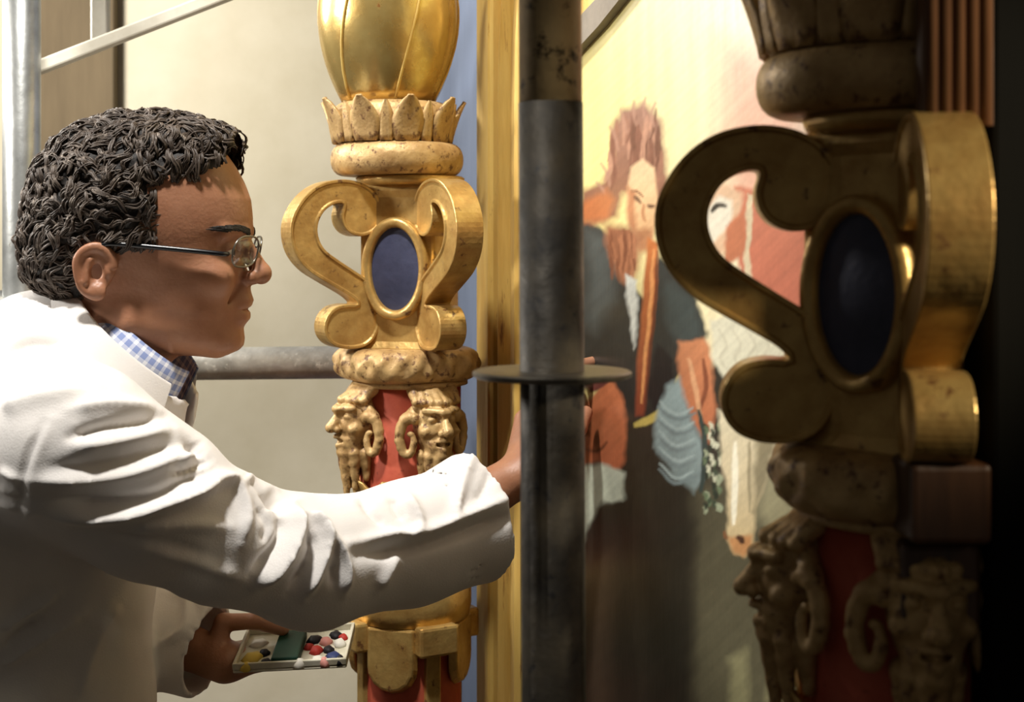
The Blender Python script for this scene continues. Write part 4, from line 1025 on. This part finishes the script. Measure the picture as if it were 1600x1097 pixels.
def relax(V, Qd, it, k=0.5):
    E = np.unique(np.sort(np.concatenate([Qd[:, [i, (i+1) % 4]] for i in range(4)]), 1), axis=0)
    for _ in range(it):
        nb = np.zeros_like(V); nc = np.zeros((len(V), 1))
        for a, b_ in ((0, 1), (1, 0)):
            for c_ in range(3): nb[:, c_] += np.bincount(E[:, a], V[E[:, b_], c_], len(V))
            nc[:, 0] += np.bincount(E[:, a], minlength=len(V))
        V = V*(1-k)+k*nb/np.maximum(nc, 1)
    return V
CV = relax(CV, CQ, 3)
coat = obj('lab_coat', mesh_np(CV, CQ), M['coat'], per); coat['label'] = 'white cotton lab coat with long sleeves'
# ---- checked shirt collar: a leaning band round the neck
def ring_strip(r0, r1, h0, h1, n=60, th=0.0025, a0=0.35):
    V = []; uvs = []
    for i in range(n+1):
        a = a0+(2*math.pi-2*a0)*i/n; e = np.array([0, 1.0, 0])
        for (r, hgt) in ((r0, h0), (r1, h1), (r1+th, h1), (r0+th, h0)):
            # the collar dips towards the throat
            V.append(NC+EA*math.cos(a)*r*1.0+e*math.sin(a)*r*0.95+NA*(hgt))
            uvs.append((a*0.07, hgt))
    Fc = []
    for i in range(n):
        for k in range(4):
            a = i*4+k; b_ = i*4+(k+1) % 4; Fc.append((a, b_, b_+4, a+4))
    me = mesh(V, Fc); uv = me.uv_layers.new(name='UVMap')
    for lp in me.loops: uv.data[lp.index].uv = uvs[lp.vertex_index]
    bm = bmesh.new(); bm.from_mesh(me); bmesh.ops.recalc_face_normals(bm, faces=bm.faces); bm.to_mesh(me); bm.free()
    return me
sc = obj('shirt_collar', ring_strip(0.0640, 0.0800, 0.034, -0.020), M['check'], per); sc['label'] = 'blue and white checked shirt collar'
cc = obj('coat_collar', ring_strip(0.083, 0.122, 0.020, -0.030, th=0.005, a0=0.80), M['coat'], per); bevel(cc, 0.002)
# trousers and shoes (below the frame)
for s in (-1, 1):
    V, Qd = surfnets(lambda p: smin(cap(p, (-0.84, 1.56+s*0.09, 0.92), (-0.80, 1.56+s*0.10, 0.50), 0.095, 0.068), cap(p, (-0.80, 1.56+s*0.10, 0.50), (-0.84, 1.56+s*0.10, 0.10), 0.068, 0.052), 0.03), (-0.98, 1.36, 0.03), (-0.66, 1.76, 1.05), 0.012)
    obj('trouser_leg', mesh_np(V, Qd), M['trousers'], per)
    V, Qd = surfnets(lambda p: smax(smin(cap(p, (-0.86, 1.56+s*0.10, 0.045), (-0.70, 1.56+s*0.115, 0.030), 0.042, 0.036), sph(p, (-0.85, 1.56+s*0.10, 0.08), 0.045), 0.02), 0.002-p[2], 0.002), (-0.95, 1.38, -0.01), (-0.62, 1.76, 0.15), 0.008)
    obj('shoe', mesh_np(V, Qd), M['shoe'], per)
# ---- eyeglasses
gl = empty('eyeglasses', (hx(398), YH, hz(392))); tag(gl, 'thin eyeglasses with black temples worn on the nose', 'glasses')
def lens_ring(s, r_in):
    pts = []
    for i in range(28):
        a = 2*math.pi*i/28; cy = math.copysign(abs(math.cos(a))**0.75, math.cos(a))*0.0245; cz_ = math.copysign(abs(math.sin(a))**0.75, math.sin(a))*0.0165
        yy = 0.0315+cy
        pts.append((hx(402)-0.35*(yy-0.012)-0.0+cz_*0.22, YH+s*yy, hz(393)+cz_))
    return pts
for s in (-1, 1):
    pts = lens_ring(s, 0)
    obj('rim', tube_mesh(pts, 0.0011, 8, True), M['metal_rim'], gl)
    c = np.mean(np.array(pts), 0); V = list(pts)+[c]; Fc = [(i, (i+1) % 28, 28) for i in range(28)]
    lo_ = obj('lens', mesh(V, Fc), M['lens'], gl); q = lo_.modifiers.new('s', 'SOLIDIFY'); q.thickness = 0.0015; q.offset = 0
    tp_ = [(hx(372), YH+s*0.0575, hz(396)), (hx(366), YH+s*0.066, hz(396)), (hx(330), YH+s*0.0725, hz(392)), (hx(280), YH+s*0.0765, hz(387)), (hx(225), YH+s*0.0800, hz(382)), (hx(196), YH+s*0.0810, hz(382)), (hx(175), YH+s*0.082, hz(395))]
    obj('temple', tube_mesh(spline(tp_, 4), 0.0027, 8), M['black_plastic'], gl)
obj('bridge', tube_mesh(spline([(hx(402), YH-0.008, hz(386)), (hx(407), YH, hz(383)), (hx(402), YH+0.008, hz(386))], 4), 0.0012, 8), M['metal_rim'], gl)
# ---- paint tray in the left hand
tc_ = P(462, 1014, 1.69)
pt = empty('paint_palette', tuple(tc_)); tag(pt, 'small white paint palette with smeared paints held in the lower hand', 'palette')
Rt = Matrix.Rotation(math.radians(-3), 4, 'Y') @ Matrix.Rotation(math.radians(9), 4, 'X')
def tl(v): return tuple(np.array(Rt @ Vector(v))+tc_)
def tray_part(name, bm, m, sm=False):
    for v in bm.verts: v.co = tl(v.co)
    return obj(name, bm_mesh(bm), m, pt, sm)
bm = bmesh.new(); box(bm, (-0.066, -0.05, -0.004), (0.066, 0.05, 0.0)); bevel(tray_part('tray', bm, M['tray']), 0.002)
for (lo_, hi_) in (((-0.066, -0.05, 0), (0.066, -0.046, 0.008)), ((-0.066, 0.046, 0), (0.066, 0.05, 0.008)), ((-0.066, -0.046, 0), (-0.062, 0.046, 0.008)), ((0.062, -0.046, 0), (0.066, 0.046, 0.008))):
    bm = bmesh.new(); box(bm, lo_, hi_); bevel(tray_part('rim', bm, M['tray']), 0.0012)
rnd = random.Random(3)
for (x, y, r, k, h_) in ((-0.048, -0.02, 0.012, 'paint_yellow', 0.006), (-0.047, 0.018, 0.010, 'paint_white', 0.005), (0.026, -0.012, 0.008, 'paint_red', 0.008), (0.020, 0.02, 0.009, 'paint_black', 0.006), (0.034, 0.012, 0.008, 'paint_pink', 0.007), (0.048, -0.028, 0.009, 'paint_blue', 0.006), (0.052, 0.004, 0.008, 'paint_white', 0.008), (0.044, 0.030, 0.008, 'paint_black', 0.006), (-0.030, -0.034, 0.007, 'paint_black', 0.005), (0.030, -0.036, 0.008, 'paint_white', 0.006), (0.058, -0.044, 0.006, 'paint_black', 0.010), (0.012, -0.047, 0.007, 'paint_white', 0.010), (0.040, -0.047, 0.006, 'paint_pink', 0.010), (-0.050, -0.047, 0.007, 'paint_yellow', 0.009), (0.016, 0.000, 0.006, 'paint_red', 0.006), (0.040, -0.010, 0.007, 'paint_black', 0.006), (0.054, 0.022, 0.006, 'paint_red', 0.006), (-0.036, -0.010, 0.007, 'paint_black', 0.006)):
    bm = bmesh.new(); bmesh.ops.create_icosphere(bm, subdivisions=2, radius=1)
    for v in bm.verts:
        q = 1+0.25*math.sin(5*v.co.x+rnd.random()*0.4)*math.cos(4*v.co.y+x*90); v.co = (x+v.co.x*r*q, y+v.co.y*r*1.2*q, max(-0.001, v.co.z*h_))
    tray_part('paint_blob', bm, M[k], True)
bm = bmesh.new(); box(bm, (-0.022, -0.046, 0.0), (0.010, 0.030, 0.011)); bevel(tray_part('paint_pan', bm, M['paint_green']), 0.002)
